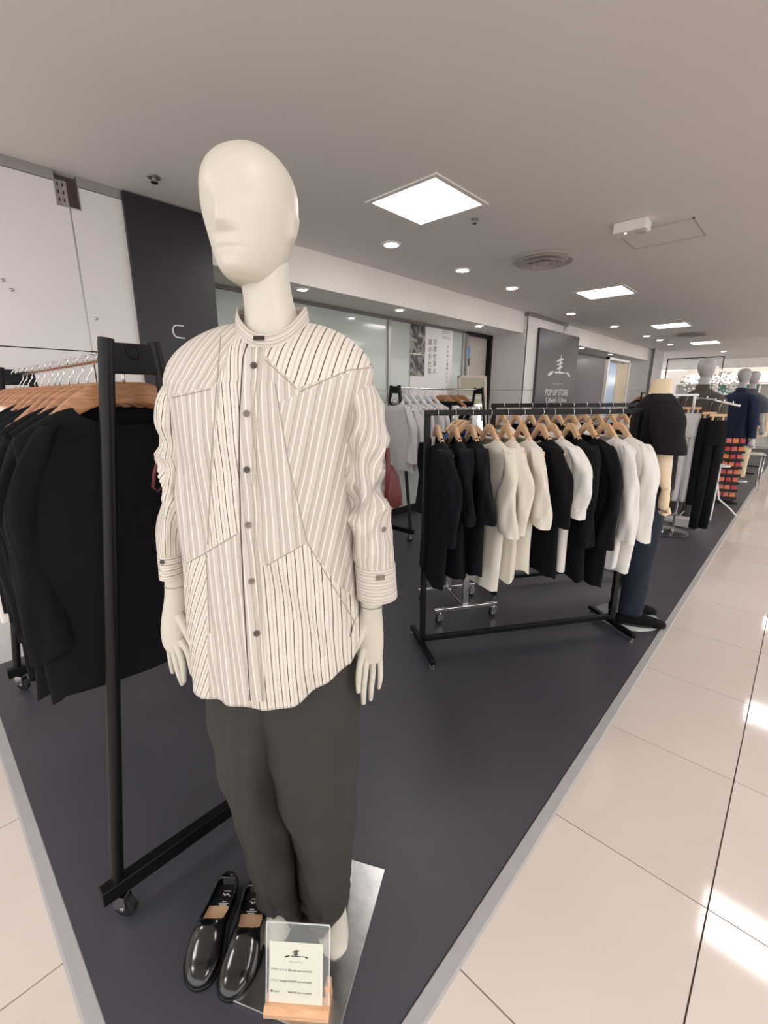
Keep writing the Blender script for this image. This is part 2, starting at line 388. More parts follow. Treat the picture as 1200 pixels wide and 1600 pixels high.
# smoke exhaust access hatch and detector box
t = thing('access_hatch', 'square access hatch outline in the ceiling', 'hatch', (-0.975, 3.92, HC))
m = MB()
for a, bb in (((-.23, -.22), (.23, -.205)), ((-.23, .205), (.23, .22)), ((-.23, -.22), (-.218, .22)), ((.218, -.22), (.23, .22))): m.span((a[0], a[1], -.006), (bb[0], bb[1], -.0005))
m.build('rim', mat('hatch_rim', (196, 188, 184), .5), t); MB().span((-.218, -.205, -.004), (.218, .205, -.0005)).build('lid', M_CEIL, t)
t = thing('emergency_lamp', 'white box fixture on the ceiling beside the access hatch', 'lamp', (-1.06, 3.53, HC))
MB().span((-.10, -.06, -.065), (.10, .06, -.0005)).build('housing', M_CEIL, t, bevel=.008)
MB().span((.03, -.03, -.075), (.09, .03, -.064)).build('lens_cap', mat('smoke_lens', (190, 184, 180), .2), t, bevel=.005)
MB().lathe([(0, 0), (.006, 0), (.006, -.004), (0, -.005)], 10, (-.03, -.02, -.065)).build('indicator', emat('indicator', (255, 255, 255), 2.0), t)
def sprinkler(x, y, lab, s=1.0):
    t = thing('sprinkler', lab, 'sprinkler', (x, y, HC), group='ceiling sprinklers')
    MB().lathe([(0, -.0005), (.035*s, -.0005), (.03*s, -.006), (.012*s, -.008), (.012*s, -.022), (0, -.022)], 18).build('rose', M_ALU, t, True, 40)
    MB().lathe([(0, -.024), (.018*s, -.024), (.018*s, -.028), (0, -.029)], 14).build('deflector', mat('dark_brass', (70, 62, 56), .4, .6), t)
sprinkler(-2.71, 1.147, 'ceiling sprinkler above the dark C sign', 1.0); sprinkler(-1.79, 2.78, 'ceiling sprinkler beside the nearest square light', 0.8)
# ================================================================== IVORY MANNEQUIN IN STRIPED SHIRT
from mathutils.bvhtree import BVHTree
from mathutils import noise
MO = Vector((-0.767, 0.494, 0.006)); MD = MO.dot(FH); MX = MO.dot(RH)
hero = thing('mannequin', 'ivory egg-headed mannequin in a patchwork striped shirt and dark trousers', 'mannequin', MO, YAW)
def Lp(px, py, dy=0.0):      # pixel -> mannequin frame (x right, y away, z up) at dy toward the viewer
    P = atdepth(px, py, MD - dy); return Vector((P.dot(RH) - MX, -dy, P.z - MO.z))
# ---- shirt fabric: patchwork of stripes laid out over the cloth
def stripes(nt, attr_u, attr_v, ang, period, stops, shift=0.0):
    a = nt.nodes.new('ShaderNodeMath'); a.operation = 'MULTIPLY'; a.inputs[1].default_value = math.cos(ang) / period
    b = nt.nodes.new('ShaderNodeMath'); b.operation = 'MULTIPLY_ADD'; b.inputs[1].default_value = math.sin(ang) / period
    nt.links.new(attr_u, a.inputs[0]); nt.links.new(attr_v, b.inputs[0]); nt.links.new(a.outputs[0], b.inputs[2])
    c = nt.nodes.new('ShaderNodeMath'); c.operation = 'ADD'; c.inputs[1].default_value = 100 + shift
    f = nt.nodes.new('ShaderNodeMath'); f.operation = 'FRACT'
    nt.links.new(b.outputs[0], c.inputs[0]); nt.links.new(c.outputs[0], f.inputs[0])
    r = nt.nodes.new('ShaderNodeValToRGB'); cr = r.color_ramp; cr.interpolation = 'LINEAR'
    cr.elements[0].position = stops[0][0]; cr.elements[0].color = lin(stops[0][1]); cr.elements[1].position = stops[-1][0]; cr.elements[1].color = lin(stops[-1][1])
    for p, c_ in stops[1:-1]: e = cr.elements.new(p); e.color = lin(c_)
    nt.links.new(f.outputs[0], r.inputs['Fac']); return r.outputs['Color']
CREAM = (216, 209, 199); TAUPE = (188, 179, 169); DARK = (62, 52, 48); GREY = (164, 154, 144); WHT = (226, 220, 213)
BOLD = [(0, CREAM), (.16, CREAM), (.19, (196, 184, 170)), (.33, (196, 184, 170)), (.36, CREAM), (.62, CREAM), (.67, (200,188,176)), (.70, DARK), (.77, DARK), (.80, CREAM), (1, CREAM)]
PALE = [(0, TAUPE), (.24, TAUPE), (.27, WHT), (.32, WHT), (.35, (198, 190, 180)), (.60, (198, 190, 180)), (.63, GREY), (.66, GREY), (.69, TAUPE), (.84, TAUPE), (.87, WHT), (.92, WHT), (.94, TAUPE), (1, TAUPE)]
def shirt_mat(name, patches, base):
    m = bpy.data.materials.new(name); m.use_nodes = True; nt = m.node_tree; bs = nt.nodes['Principled BSDF']
    at = nt.nodes.new('ShaderNodeAttribute'); at.attribute_name = 'pat'
    sx = nt.nodes.new('ShaderNodeSeparateXYZ'); nt.links.new(at.outputs['Vector'], sx.inputs[0]); U, V = sx.outputs[0], sx.outputs[1]
    cur = stripes(nt, U, V, *base)
    for lines, ref, st in patches:
        mask = None
        for (p, q) in lines:
            A, B = (Lp(*p, .11), Lp(*q, .11)); Rf = Lp(*ref, .11)
            nx, nz = -(B.z - A.z), (B.x - A.x); d = -(nx * A.x + nz * A.z); sg = 1 if nx * Rf.x + nz * Rf.z + d > 0 else -1
            k = 4000.0 * sg
            a = nt.nodes.new('ShaderNodeMath'); a.operation = 'MULTIPLY_ADD'; a.inputs[1].default_value = nx * k; a.inputs[2].default_value = d * k
            b = nt.nodes.new('ShaderNodeMath'); b.operation = 'MULTIPLY_ADD'; b.inputs[1].default_value = nz * k; b.use_clamp = True
            nt.links.new(U, a.inputs[0]); nt.links.new(V, b.inputs[0]); nt.links.new(a.outputs[0], b.inputs[2])
            if mask is None: mask = b.outputs[0]
            else:
                mm = nt.nodes.new('ShaderNodeMath'); mm.operation = 'MULTIPLY'; nt.links.new(mask, mm.inputs[0]); nt.links.new(b.outputs[0], mm.inputs[1]); mask = mm.outputs[0]
        s = stripes(nt, U, V, *st)
        mx = nt.nodes.new('ShaderNodeMix'); mx.data_type = 'RGBA'
        nt.links.new(mask, mx.inputs['Factor']); nt.links.new(cur, mx.inputs['A']); nt.links.new(s, mx.inputs['B']); cur = mx.outputs['Result']
    nt.links.new(cur, bs.inputs['Base Color']); bs.inputs['Roughness'].default_value = 0.62; bs.inputs['Sheen Weight'].default_value = 0.1
    tc = nt.nodes.new('ShaderNodeTexCoord'); n2 = nt.nodes.new('ShaderNodeTexNoise'); n2.inputs['Scale'].default_value = 28; n2.inputs['Detail'].default_value = 2
    bp = nt.nodes.new('ShaderNodeBump'); bp.inputs['Strength'].default_value = 0.25; bp.inputs['Distance'].default_value = 0.004
    nt.links.new(tc.outputs['Object'], n2.inputs['Vector']); nt.links.new(n2.outputs['Fac'], bp.inputs['Height']); nt.links.new(bp.outputs['Normal'], bs.inputs['Normal'])
    MATS[name] = m; return m
torso_patches = [
    # bold column left of the placket
    ([((346, 520), (324, 862)), ((324, 862), (392, 820)), ((394, 400), (392, 830))], (360, 700), (R(3), .0135, BOLD)),
    # upper left shoulder, leaning pale stripes
    ([((344, 530), (336, 612)), ((240, 622), (350, 600))], (290, 570), (R(-28), .022, PALE)),
    # left lower leaning bold
    ([((290, 880), (322, 862)), ((322, 862), (326, 1110))], (300, 980), (R(-22), .012, BOLD)),
    # upper right bold
    ([((412, 560), (468, 612)), ((440, 614), (545, 578)), ((390, 400), (392, 600))], (500, 540), (R(-16), .0190, BOLD)),
    ([((545, 578), (600, 572)), ((540, 400), (547, 700))], (580, 540), (R(-16), .0190, BOLD)),
    # right flank pale leaning
    ([((425, 600), (480, 848)), ((480, 848), (566, 990)), ((470, 612), (545, 578))], (540, 760), (R(-13), .029, PALE)),
    # lower right bold
    ([((400, 888), (482, 846)), ((480, 845), (566, 985)), ((404, 700), (404, 1100))], (470, 980), (R(2), .0150, BOLD)),
]
M_SHIRT = shirt_mat('striped_shirt', torso_patches, (R(2), .029, PALE))
M_SLV_B = shirt_mat('striped_sleeve_bold', [], (R(0), .0140, BOLD))
M_SLV_P = shirt_mat('striped_sleeve_pale', [], (R(-10), .026, PALE))
M_CUFF = shirt_mat('striped_cuff', [], (R(90), .0125, BOLD))
M_CUFFP = shirt_mat('striped_cuff_pale', [], (R(90), .0140, PALE))
M_PLACK = shirt_mat('striped_placket', [], (R(2), .03, PALE))
def pat_attr(o, vals):
    a = o.data.attributes.new('pat', 'FLOAT_VECTOR', 'POINT')
    a.data.foreach_set('vector', [k for v in vals for k in (v[0], v[1], 0.0)])

NS = 168
body_tab = [  # z, xl, xr, front, back
    (0.70, -.182, .155, .128, .12), (0.82, -.196, .172, .132, .12), (0.92, -.198, .180, .132, .12), (1.05, -.190, .168, .126, .115),
    (1.25, -.176, .160, .118, .11), (1.36, -.172, .172, .112, .108), (1.43, -.184, .203, .100, .10), (1.47, -.184, .204, .088, .092)]
def torso_point(th, s):
    # th: 0 = right side, pi/2 = front(-y), pi = left
    c, sn = math.cos(th), math.sin(th)
    NCX, NCY = 0.016, 0.012
    if s < 0:   # yoke, s in [-1,0): -1 at neck
        t = s + 1
        hx = lerp(.066, .195, math.sin(t * math.pi / 2) ** .95); fy = lerp(.068, .092, t ** .8)
        cx = lerp(NCX, .010, t)
        z = lerp(1.548, 1.446, t ** 1.45) - (0.052 * max(sn, 0) ** 1.5) * (1 - t) - 0.010 * t * abs(sn) ** 2
        e = lerp(1.0, .74, t)
        return Vector((cx + hx * spow(c, e), NCY * (1 - t) - fy * spow(sn, e), z))
    zs = 1.446 - 0.010 * abs(sn) ** 2
    # hem height round the body
    hem = 0.935 if c > 0 else 0.86
    f = max(0.0, sn); hem_front = 0.815 + 0.03 * max(0, c) ** 1.5
    zh = lerp(hem, hem_front if sn > 0 else 0.79, 1 - abs(c) ** 1.6)
    if c > 0 and sn > 0: zh = lerp(0.935, 0.820, (1 - abs(c) ** 2.2) ** 1.0)
    if c < 0 and sn > 0: zh = lerp(0.86, 0.822, min(1, (1 - abs(c)) * 6))
    z = lerp(zs, zh, s)
    xl, xr, fr, bk = sinterp(body_tab, z)
    e = .74 + .10 * s
    cx = (xl + xr) / 2; hx = (xr - xl) / 2
    x = cx + hx * spow(c, e); y = -(fr if sn > 0 else bk) * spow(sn, e)
    # drape folds, growing towards the hem, plus a diagonal pull to the right hand
    a = 0.0055 * s ** 1.4
    d = a * (math.sin(7 * th + 1.2 + 2.2 * s) + .6 * math.sin(12 * th - 2 * s + .4) + .35 * math.sin(19 * th + 3 * s))
    d += 0.004 * math.exp(-((s - .28) / .2) ** 2) * (math.sin(9 * th + 9 * s) + .6 * math.sin(14 * th - 12 * s))
    d += .0075 * min(1, s * 4) * (.4 - 1.8 * abs(noise.noise(Vector((x * 9 + z * 5, y * 9, z * 3.5 - x * 3))))) + .002 * noise.noise(Vector((x * 22, y * 22, z * 16)))
    if sn > 0:
        u = x * 0.86 + (z - 1.02) * 0.5        # ridge running down to the right-hand hem
        d += 0.009 * math.exp(-((u - .075) / .016) ** 2) * max(0, min(1, (1.30 - z) / .25))
        d -= 0.005 * math.exp(-((u - .040) / .020) ** 2) * max(0, min(1, (1.30 - z) / .25))
    return Vector((x + d * c * .7, y - d * sn, z))
rings = []; pats = []
for i in range(-14, 111):
    s = i / 14 if i < 0 else i / 110
    ring = [torso_point(2 * math.pi * k / NS, s) for k in range(NS)]
    rings.append(ring); pats += [(p.x, p.z) for p in ring]
# turned-up inner hem
inner = [[Vector((p.x * .985, p.y * .975, p.z + .0008)) for p in rings[-1]], [Vector((p.x * .97, p.y * .96, p.z + .05)) for p in rings[-1]]]
rings += inner; pats += [(p.x, p.z) for r_ in inner for p in r_]
shirt = MB().loft(rings).build('shirt', M_SHIRT, hero, True); pat_attr(shirt, pats)
shirt['label'] = 'oversized band-collar shirt of patchwork cream and taupe stripes'
bvh = BVHTree.FromPolygons([tuple(v.co) for v in shirt.data.vertices], [tuple(p.vertices) for p in shirt.data.polygons])
bpy.context.view_layer.update()
HI = hero.matrix_world.inverted()
def shoot(px, py, tree=None, pad=0.0):
    o = HI @ C0; d = (HI.to_3x3() @ ray(px, py)).normalized()
    loc, nor, _, _ = (tree or bvh).ray_cast(o, d)
    if loc is None: return None, None
    if nor.dot(d) > 0: nor = -nor
    return loc + nor * pad, nor
# placket
lft = [(538, 386), (560, 380), (640, 375), (732, 374), (817, 376), (927, 381), (1010, 386), (1094, 392)]
rgt = [(538, 413), (560, 411), (648, 401), (743, 400), (853, 403), (963, 410), (1040, 413), (1094, 414)]
ys = [538 + (1094 - 538) * k / 70 for k in range(71)]
grid = []; pp = []
for y in ys:
    xl, = interp(lft, y); xr, = interp(rgt, y); row = []
    for k in range(7):
        loc, nor = shoot(lerp(xl, xr, k / 6), y)
        if loc is None: row = None; break
        row.append(loc + nor * (.0008 if k in (0, 6) else .0042))
    if row: grid.append(row); pp += [(q.x * 1.0, q.z) for q in row]
pl = MB().loft(grid, closed=False).build('placket', M_PLACK, shirt, True); pat_attr(pl, pp)
# shadow gap at the placket's left edge, drawn in as a dark line
MB().tube([g[0] for g in grid], .0013, 6).build('placket_shadow', mat('edge_shadow', (70, 60, 54), .8), shirt, True)
MB().tube([g[5] + Vector((0, -.0006, 0)) for g in grid], .0005, 5).build('stitch_line', mat('stitch', (182, 170, 158), .8), shirt, True)
M_BTN = mat('horn_button', (128, 116, 104), .25, var=.25, scale=120)
M_BTND = mat('horn_button_dark', (84, 76, 70), .25, var=.25, scale=120)
def button(px, py, m, tree=None, r=.0058, pad=.0045):
    loc, nor = shoot(px, py, tree, pad)
    if loc is None: return
    Mx = nor.to_track_quat('Z', 'Y').to_matrix().to_4x4(); Mx.translation = loc
    b = MB().lathe([(0, 0), (r, 0), (r * 1.03, .0012), (r * .95, .0022), (r * .72, .0015), (0, .0015)], 20).xf(Mx).build('button', m, shirt, True, 40)
    h = MB()
    for dx, dy in ((.0014, .0014), (-.0014, .0014), (.0014, -.0014), (-.0014, -.0014)): h.lathe([(0, .0015), (.0007, .0015), (.0007, .0019), (0, .0019)], 6, (dx, dy, 0))
    h.xf(Mx); b2 = MB(); b2.v = h.v; b2.f = h.f
    me = b2.build('tmp', M_PRINTK, None).data; bo = [o for o in col.objects if o.data == me][0]
    # holes joined into the button mesh as a second material
    bm = bmesh.new(); bm.from_mesh(b.data); n0 = len(bm.faces); bm.from_mesh(me); bm.faces.ensure_lookup_table()
    for f_ in bm.faces[n0:]: f_.material_index = 1
    b.data.materials.append(M_PRINTK); bm.to_mesh(b.data); bm.free(); bpy.data.objects.remove(bo)
for k, (px, py) in enumerate(((398, 573), (387, 647), (387, 733), (389, 820), (393, 907), (401, 988))):
    button(px, py, M_BTND if k in (0, 2, 5) else M_BTN, pad=.005)
# seams between the patches
M_SEAM = mat('seam_thread', (168, 156, 144), .8)
for seam in ([(345, 525), (338, 610), (330, 720), (324, 862)], [(324, 862), (374, 832)], [(414, 562), (468, 612)], [(468, 612), (545, 578), (585, 574)],
             [(430, 600), (450, 720), (480, 848), (520, 915), (560, 982)], [(416, 884), (480, 848)], [(268, 622), (336, 606)], [(292, 880), (322, 864), (328, 1000)]):
    pts = []
    for a, b_ in zip(seam, seam[1:]):
        for k in range(12):
            loc, nor = shoot(lerp(a[0], b_[0], k / 12), lerp(a[1], b_[1], k / 12), None, .0003)
            if loc: pts.append(loc)
    if len(pts) > 3: MB().tube(pts, .0009, 5).build('seam', M_SEAM, shirt, True)
# collar band
def collar_ring(rx, ry, dz, cy=.012):
    return [Vector((.016 + rx * math.cos(a), cy - ry * math.sin(a), 1.550 - .056 * max(math.sin(a), 0) ** 1.4 + .012 * max(-math.sin(a), 0) + dz)) for a in (2 * math.pi * k / 64 for k in range(64))]
cr_ = [collar_ring(.068, .070, -.004), collar_ring(.0665, .0685, .012), collar_ring(.063, .065, .026), collar_ring(.0605, .0625, .026), collar_ring(.064, .066, .010), collar_ring(.065, .067, -.004)]
co = MB().loft(cr_).build('collar_band', M_CUFFP, shirt, True); pat_attr(co, [(math.atan2(p.y, p.x) * .06, p.z - 1.548 + (.056 * max(math.sin(2*math.pi*k/64), 0) ** 1.4)) for r_ in cr_ for k, p in enumerate(r_)])
cb = BVHTree.FromPolygons([tuple(v.co) for v in co.data.vertices], [tuple(p.vertices) for p in co.data.polygons])
loc, nor = shoot(405, 529, cb, .002)
if loc:
    q = nor.to_track_quat('Y', 'Z').to_matrix().to_4x4(); q.translation = loc
    MB().box(None, (.020, .003, .0075), M=q).build('collar_clasp', mat('dark_clasp', (40, 36, 34), .25), shirt, bevel=.001)

# sleeves
def sleeve(rows, name, m, seed, fold, cuff_m, cuff_rows):
    rnd = random.Random(seed); ph = [rnd.random() * 6.28 for _ in range(8)]
    n = 56; rings = []; pats = []; N = 130; L = 0.0; prev = None
    for i in range(N):
        t = i / (N - 1); cx, cy, cz, rx, ry = sinterp(rows, t * rows[-1][0])
        c = Vector((cx, cy, cz))
        if prev: L += (c - prev).length
        prev = c
        A = fold * (0.25 + math.exp(-((t - .52) / .20) ** 2)) * min(1, (1 - t) * 8) * min(1, t * 5)
        ring = []
        for k in range(n):
            a = 2 * math.pi * k / n
            nz = noise.noise(Vector((math.cos(a) * .95 + seed, math.sin(a) * .95, t * 6.5 + .9 * math.sin(a + ph[0])))); nz2 = noise.noise(Vector((math.cos(a) * 2.2, math.sin(a) * 2.2 + seed, t * 15 - .9 * math.sin(a + ph[3]))))
            w1 = math.sin(2 * math.pi * (t * 6.2 + .30 * math.sin(a + ph[0]) + .12 * math.sin(2 * a + ph[1])) + ph[2])
            w2 = math.sin(2 * math.pi * (t * 9.5 - .42 * math.sin(a + ph[3])) + ph[4])
            w3 = math.sin(2 * math.pi * (t * 3.1 + .6 * math.cos(a + ph[5])) + ph[6])
            d = A * (1.7 * (.45 - 1.9 * abs(nz)) + .3 * nz2 + .3 * w3)
            ring.append(Vector((cx + (rx + d) * math.cos(a), cy - (ry + d) * math.sin(a), cz + .15 * d)))
            pats.append((a * .045 + .004 * w3 * A / .01, L + 0.0))
        rings.append(ring)
    o = MB().loft(rings, True, True, False).build(name, m, shirt, True); pat_attr(o, pats)
    # cuff
    rings = []; pats = []
    for (cx, cy, cz, rx, ry) in cuff_rows:
        ring = [Vector((cx + rx * math.cos(a), cy - ry * math.sin(a), cz)) for a in (2 * math.pi * k / 48 for k in range(48))]
        rings.append(ring); pats += [(p.x, p.z) for p in ring]
    cu = MB().loft(rings).build('cuff', cuff_m, shirt, True, 50); pat_attr(cu, pats)
    return o, cu
def arm_rows(spec):
    out = []
    for t, xl, xr, py, dy, dep in spec:
        a = Lp(xl, py, dy); b_ = Lp(xr, py, dy); out.append((t, (a.x + b_.x) / 2, -dy, a.z, (b_.x - a.x) / 2, dep))
    return out
rs = arm_rows([(0, 530, 566, 584, .0, .03), (.08, 524, 588, 606, .0, .06), (.22, 532, 603, 650, .0, .064), (.36, 530, 604, 700, .005, .058), (.5, 533, 604, 745, .01, .055),
               (.64, 541, 606, 785, .015, .055), (.8, 545, 611, 832, .02, .054), (.93, 552, 614, 868, .025, .046), (1.0, 556, 616, 882, .028, .043)])
def cuff_spec(a, b_):
    (xl, xr, y, dy, dep), (xl2, xr2, y2, _, dep2) = a, b_
    p, q = Lp(xl, y, dy), Lp(xr, y, dy); p2, q2 = Lp(xl2, y2, dy), Lp(xr2, y2, dy)
    r0 = ((p.x + q.x) / 2, -dy, p.z, (q.x - p.x) / 2, dep); r1 = ((p2.x + q2.x) / 2, -dy, p2.z, (q2.x - p2.x) / 2, dep2)
    mid = tuple(lerp(u, v, .5) for u, v in zip(r0, r1))
    th = lambda r, d, dz=0: (r[0], r[1], r[2] + dz, r[3] + d, r[4] + d)
    return [th(r0, -.004), th(r0, .001), mid, th(r1, .0), th(r1, -.003), th(mid, -.004), th(r0, -.005, -.002)]
s1, c1 = sleeve(rs, 'sleeve', M_SLV_P, 4, .0125, M_CUFFP, cuff_spec((555, 617, 880, .028, .045), (557, 621, 930, .028, .045)))
ls = arm_rows([(0, 288, 322, 582, .0, .03), (.10, 260, 324, 606, -.008, .058), (.26, 250, 318, 650, -.01, .06), (.4, 257, 318, 695, -.01, .055), (.52, 264, 318, 735, -.005, .052),
               (.64, 262, 310, 770, .0, .05), (.78, 250, 300, 810, .0, .05), (.92, 249, 294, 848, .0, .044), (1.0, 251, 292, 864, .0, .040)])
s2, c2 = sleeve(ls, 'sleeve', M_SLV_B, 11, .0120, M_CUFF, cuff_spec((251, 292, 861, .0, .042), (253, 291, 897, .0, .040)))
tb = lambda o: BVHTree.FromPolygons([tuple(v.co) for v in o.data.vertices], [tuple(p.vertices) for p in o.data.polygons])
button(599, 827, M_BTN, tb(s1), .0052, .001); button(254, 878, M_BTND, tb(c2), .005, .001)
loc, nor = shoot(594, 902, tb(c1), .002)
if loc:
    q = nor.to_track_quat('Y', 'Z').to_matrix().to_4x4(); q.translation = loc
    MB().box(None, (.018, .003, .010), M=q).build('cuff_clasp', mat('horn_button', (128, 116, 104), .25), shirt, bevel=.0012)
# red leather tassels tied round the sleeves
M_RED = mat('red_leather', (78, 10, 13), .5, var=.2, scale=30)
def tassel(strands, name):
    t = MB()
    for pts, r in strands:
        t.tube([Lp(*p) for p in pts], r, 8, True, .45)
    o = t.build(name, M_RED, shirt, True); o['label'] = 'dark red leather tassel'; return o
rt = [([(605, 700, .04), (607, 735, .04), (604, 778, .04)], .0048)]
for k in range(9):
    rt.append(([(607 + k * .5, 727, .04 - .005 * k), (611 + k * 1.2, 745, .042 - .006 * k), (609 + k * 2.0, 772, .042 - .006 * k), (608 + k * 2.3, 794 - abs(k - 4) * 1.2, .04 - .006 * k)], [.003, .0042, .0048, .004]))
tassel(rt, 'tassel')
lt = [([(262, 700, .0), (257, 716, .005), (246, 722, .01), (241, 740, .01), (239, 762, .01), (247, 768, .01), (254, 760, .005), (254, 740, .0), (260, 722, -.01)], .0042)]
for k in range(5): lt.append(([(262, 712, -.0), (260 - k, 730, .004 * k), (262 - 2 * k, 750, .004 * k), (263 - 2 * k, 766 - k, .003 * k)], .0045))
tassel(lt, 'tassel')

# ---- head and neck
HY = 0.012; ZC = 1.607; HH = 0.2165; HX = -0.006; HYAW = R(15)
htab = [(0, .024, .056, .030), (.04, .037, .074, .034), (.12, .048, .083, .050), (.24, .058, .086, .074), (.36, .0655, .0875, .090), (.48, .0725, .0895, .100), (.60, .0752, .0895, .105),
        (.72, .0745, .0865, .104), (.82, .068, .077, .096), (.90, .056, .061, .080), (.955, .040, .042, .057), (.985, .024, .025, .033), (1.0, .002, .002, .002)]
n = 96; rings = []
for i in range(110):
    h = i / 109; h = 1 - (1 - h) ** 1.15
    wv, fv, bv = sinterp(htab, h); ring = []
    for k in range(n):
        a = 2 * math.pi * k / n; c, s_ = math.cos(a), math.sin(a)
        x = wv * spow(c, .94); y = -(fv if s_ > 0 else bv) * spow(s_, .94)
        if s_ > 0:
            nose = 0.0
            if .28 < h < .62:
                up_ = (h - .355) / .23 if h > .355 else (.355 - h) / .06
                prof = max(0, 1 - up_); nose = .0140 * prof ** (1.0 if h > .355 else .7)
            wid = .0125 + .004 * max(0, (.5 - h)) / .1
            y -= nose * math.exp(-(x / wid) ** 2)
            for ex in (-.032, .032): y += .0038 * math.exp(-((x - ex) / .017) ** 2 - ((h - .53) / .055) ** 2)
            y -= .0018 * math.exp(-(x / .024) ** 2) * (math.exp(-((h - .225) / .022) ** 2) + .8 * math.exp(-((h - .165) / .02) ** 2))
            y += .0022 * math.exp(-(x / .026) ** 2 - ((h - .196) / .012) ** 2)
            y -= .004 * math.exp(-(x / .022) ** 2 - ((h - .07) / .05) ** 2)
        # ears
        ea = abs(abs(a - math.pi if a > math.pi / 2 and a < 3 * math.pi / 2 else (a if a < math.pi else a - 2 * math.pi)) )
        da = (a + .22) if a < math.pi / 2 else ((a - 2 * math.pi) + .22 if a > 3 * math.pi / 2 else (math.pi - a) + .22)
        g = math.exp(-(da / .17) ** 4 - ((h - .43) / (.115 if h > .43 else .10)) ** 4)
        rim = 1 - .45 * math.exp(-((da - .02) / .08) ** 2 - ((h - .45) / .06) ** 2)
        x += math.copysign(.0085 * g * rim, c)
        ring.append(Vector((x, y, ZC + HH * h)))
    rings.append(ring)
Mh = Matrix.Translation((HX, HY, 0)) @ Matrix.Rotation(-HYAW, 4, 'Z') @ Matrix.Translation((0, -.012, 0))
MB().loft(rings, True, True, True).xf(Mh).build('head', M_MANQ, hero, True)
# neck and chest plug
nk = []
for z, rx, ry, x, y in ((1.42, .10, .075, .014, .02), (1.49, .085, .065, .014, .018), (1.535, .058, .056, .015, .016), (1.56, .049, .050, .014, .014), (1.59, .0445, .047, .010, .014), (1.62, .044, .048, .006, .016), (1.65, .045, .050, .003, .02), (1.69, .046, .052, .0, .026), (1.72, .04, .045, -.004, .028)):
    nk.append([Vector((x + rx * math.cos(a), y - ry * math.sin(a), z)) for a in (2 * math.pi * k / 48 for k in range(48))])
nk2 = []
for i in range(40):
    t = i / 39 * (len(nk) - 1); j = min(int(t), len(nk) - 2); f_ = t - j; f_ = f_
    p0, p1, p2, p3 = nk[max(j-1, 0)], nk[j], nk[j+1], nk[min(j+2, len(nk)-1)]
    nk2.append([(-.5*f_**3+f_**2-.5*f_)*a + (1.5*f_**3-2.5*f_**2+1)*b_ + (-1.5*f_**3+2*f_**2+.5*f_)*c + (.5*f_**3-.5*f_**2)*d for a, b_, c, d in zip(p0, p1, p2, p3)])
MB().loft(nk2, True, True, True).build('neck', M_MANQ, hero, True)

# ---- hands
def hand(parts, wrist, name='hand'):
    mb = MB(); w = [(Lp(*p[:3]), p[3], p[4]) for p in wrist]
    rg = []
    N = 24
    for i in range(N):
        t = i / (N - 1) * (len(w) - 1)
        tab = [(k, q[0].x, q[0].y, q[0].z, q[1], q[2]) for k, q in enumerate(w)]
        x, y, z, rx, ry = sinterp(tab, t)
        rg.append([Vector((x + rx * math.cos(a), y + ry * math.sin(a), z)) for a in (2 * math.pi * k / 24 for k in range(24))])
    mb.loft(rg, True, True, True)
    for pts, rad in parts:
        P = [Lp(*p) for p in pts]; tab = [(k, *q, rad[k]) for k, q in enumerate(P)]
        M_ = 14; Q = []; rr_ = []
        for i in range(M_):
            x, y, z, r = sinterp(tab, i / (M_ - 1) * (len(P) - 1)); Q.append((x, y, z)); rr_.append(r)
        # rounded tip
        d = (Vector(Q[-1]) - Vector(Q[-2])).normalized(); tip = Vector(Q[-1])
        for f1, f2 in ((.5, .86), (.85, .52), (1.0, .15)): Q.append(tuple(tip + d * rr_[M_-1] * f1)); rr_.append(rr_[M_-1] * f2)
        mb.tube(Q, rr_, 14)
    o = mb.build(name, M_MANQ, hero, True)
    rm = o.modifiers.new('remesh', 'REMESH'); rm.mode = 'VOXEL'; rm.voxel_size = .0016; rm.use_smooth_shade = True
    sm = o.modifiers.new('smooth', 'SMOOTH'); sm.factor = .5; sm.iterations = 5
    return o
hand([([(568, 1012, .02), (562, 1040, .03), (560, 1062, .035), (560, 1080, .032)], [.0085, .0075, .0068, .0055]),
      ([(573, 1020, .01), (570, 1052, .018), (568, 1078, .02), (568, 1098, .015)], [.0090, .0080, .0070, .0056]),
      ([(582, 1020, -.005), (582, 1050, -.002), (580, 1074, .0), (579, 1092, -.005)], [.0090, .0078, .0070, .0055]),
      ([(591, 1012, -.015), (594, 1040, -.015), (594, 1060, -.015), (592, 1074, -.02)], [.0082, .0072, .0064, .005]),
      ([(574, 968, .02), (563, 995, .04), (553, 1015, .048), (545, 1034, .048)], [.0105, .0095, .0078, .0058])],
     [(585, 880, .025, .023, .020), (582, 925, .025, .0225, .020), (580, 950, .022, .023, .0185), (578, 975, .02, .0285, .018), (577, 1000, .015, .0315, .0165), (578, 1022, .01, .029, .0135), (579, 1034, .008, .022, .010)])
hand([([(263, 1000, -.01), (266, 1022, -.005), (268, 1038, -.005), (270, 1050, -.01)], [.0080, .0070, .0062, .005]),
      ([(270, 1005, .01), (276, 1035, .018), (281, 1055, .02), (285, 1068, .015)], [.0090, .0080, .0070, .0056]),
      ([(276, 1005, .02), (284, 1030, .03), (287, 1050, .032), (288, 1064, .028)], [.0086, .0078, .0068, .0054]),
      ([(284, 1000, .02), (294, 1020, .035), (298, 1038, .04), (301, 1053, .038)], [.0084, .0072, .0064, .0052]),
      ([(279, 960, .02), (291, 985, .03), (299, 1003, .036), (305, 1018, .036)], [.0105, .0092, .0078, .0058])],
     [(273, 850, .0, .022, .020), (274, 915, .0, .0215, .019), (273, 940, .002, .0225, .0175), (272, 962, .005, .026, .0165), (271, 985, .008, .0270, .0155), (272, 1005, .01, .0245, .0135), (273, 1016, .012, .018, .010)])
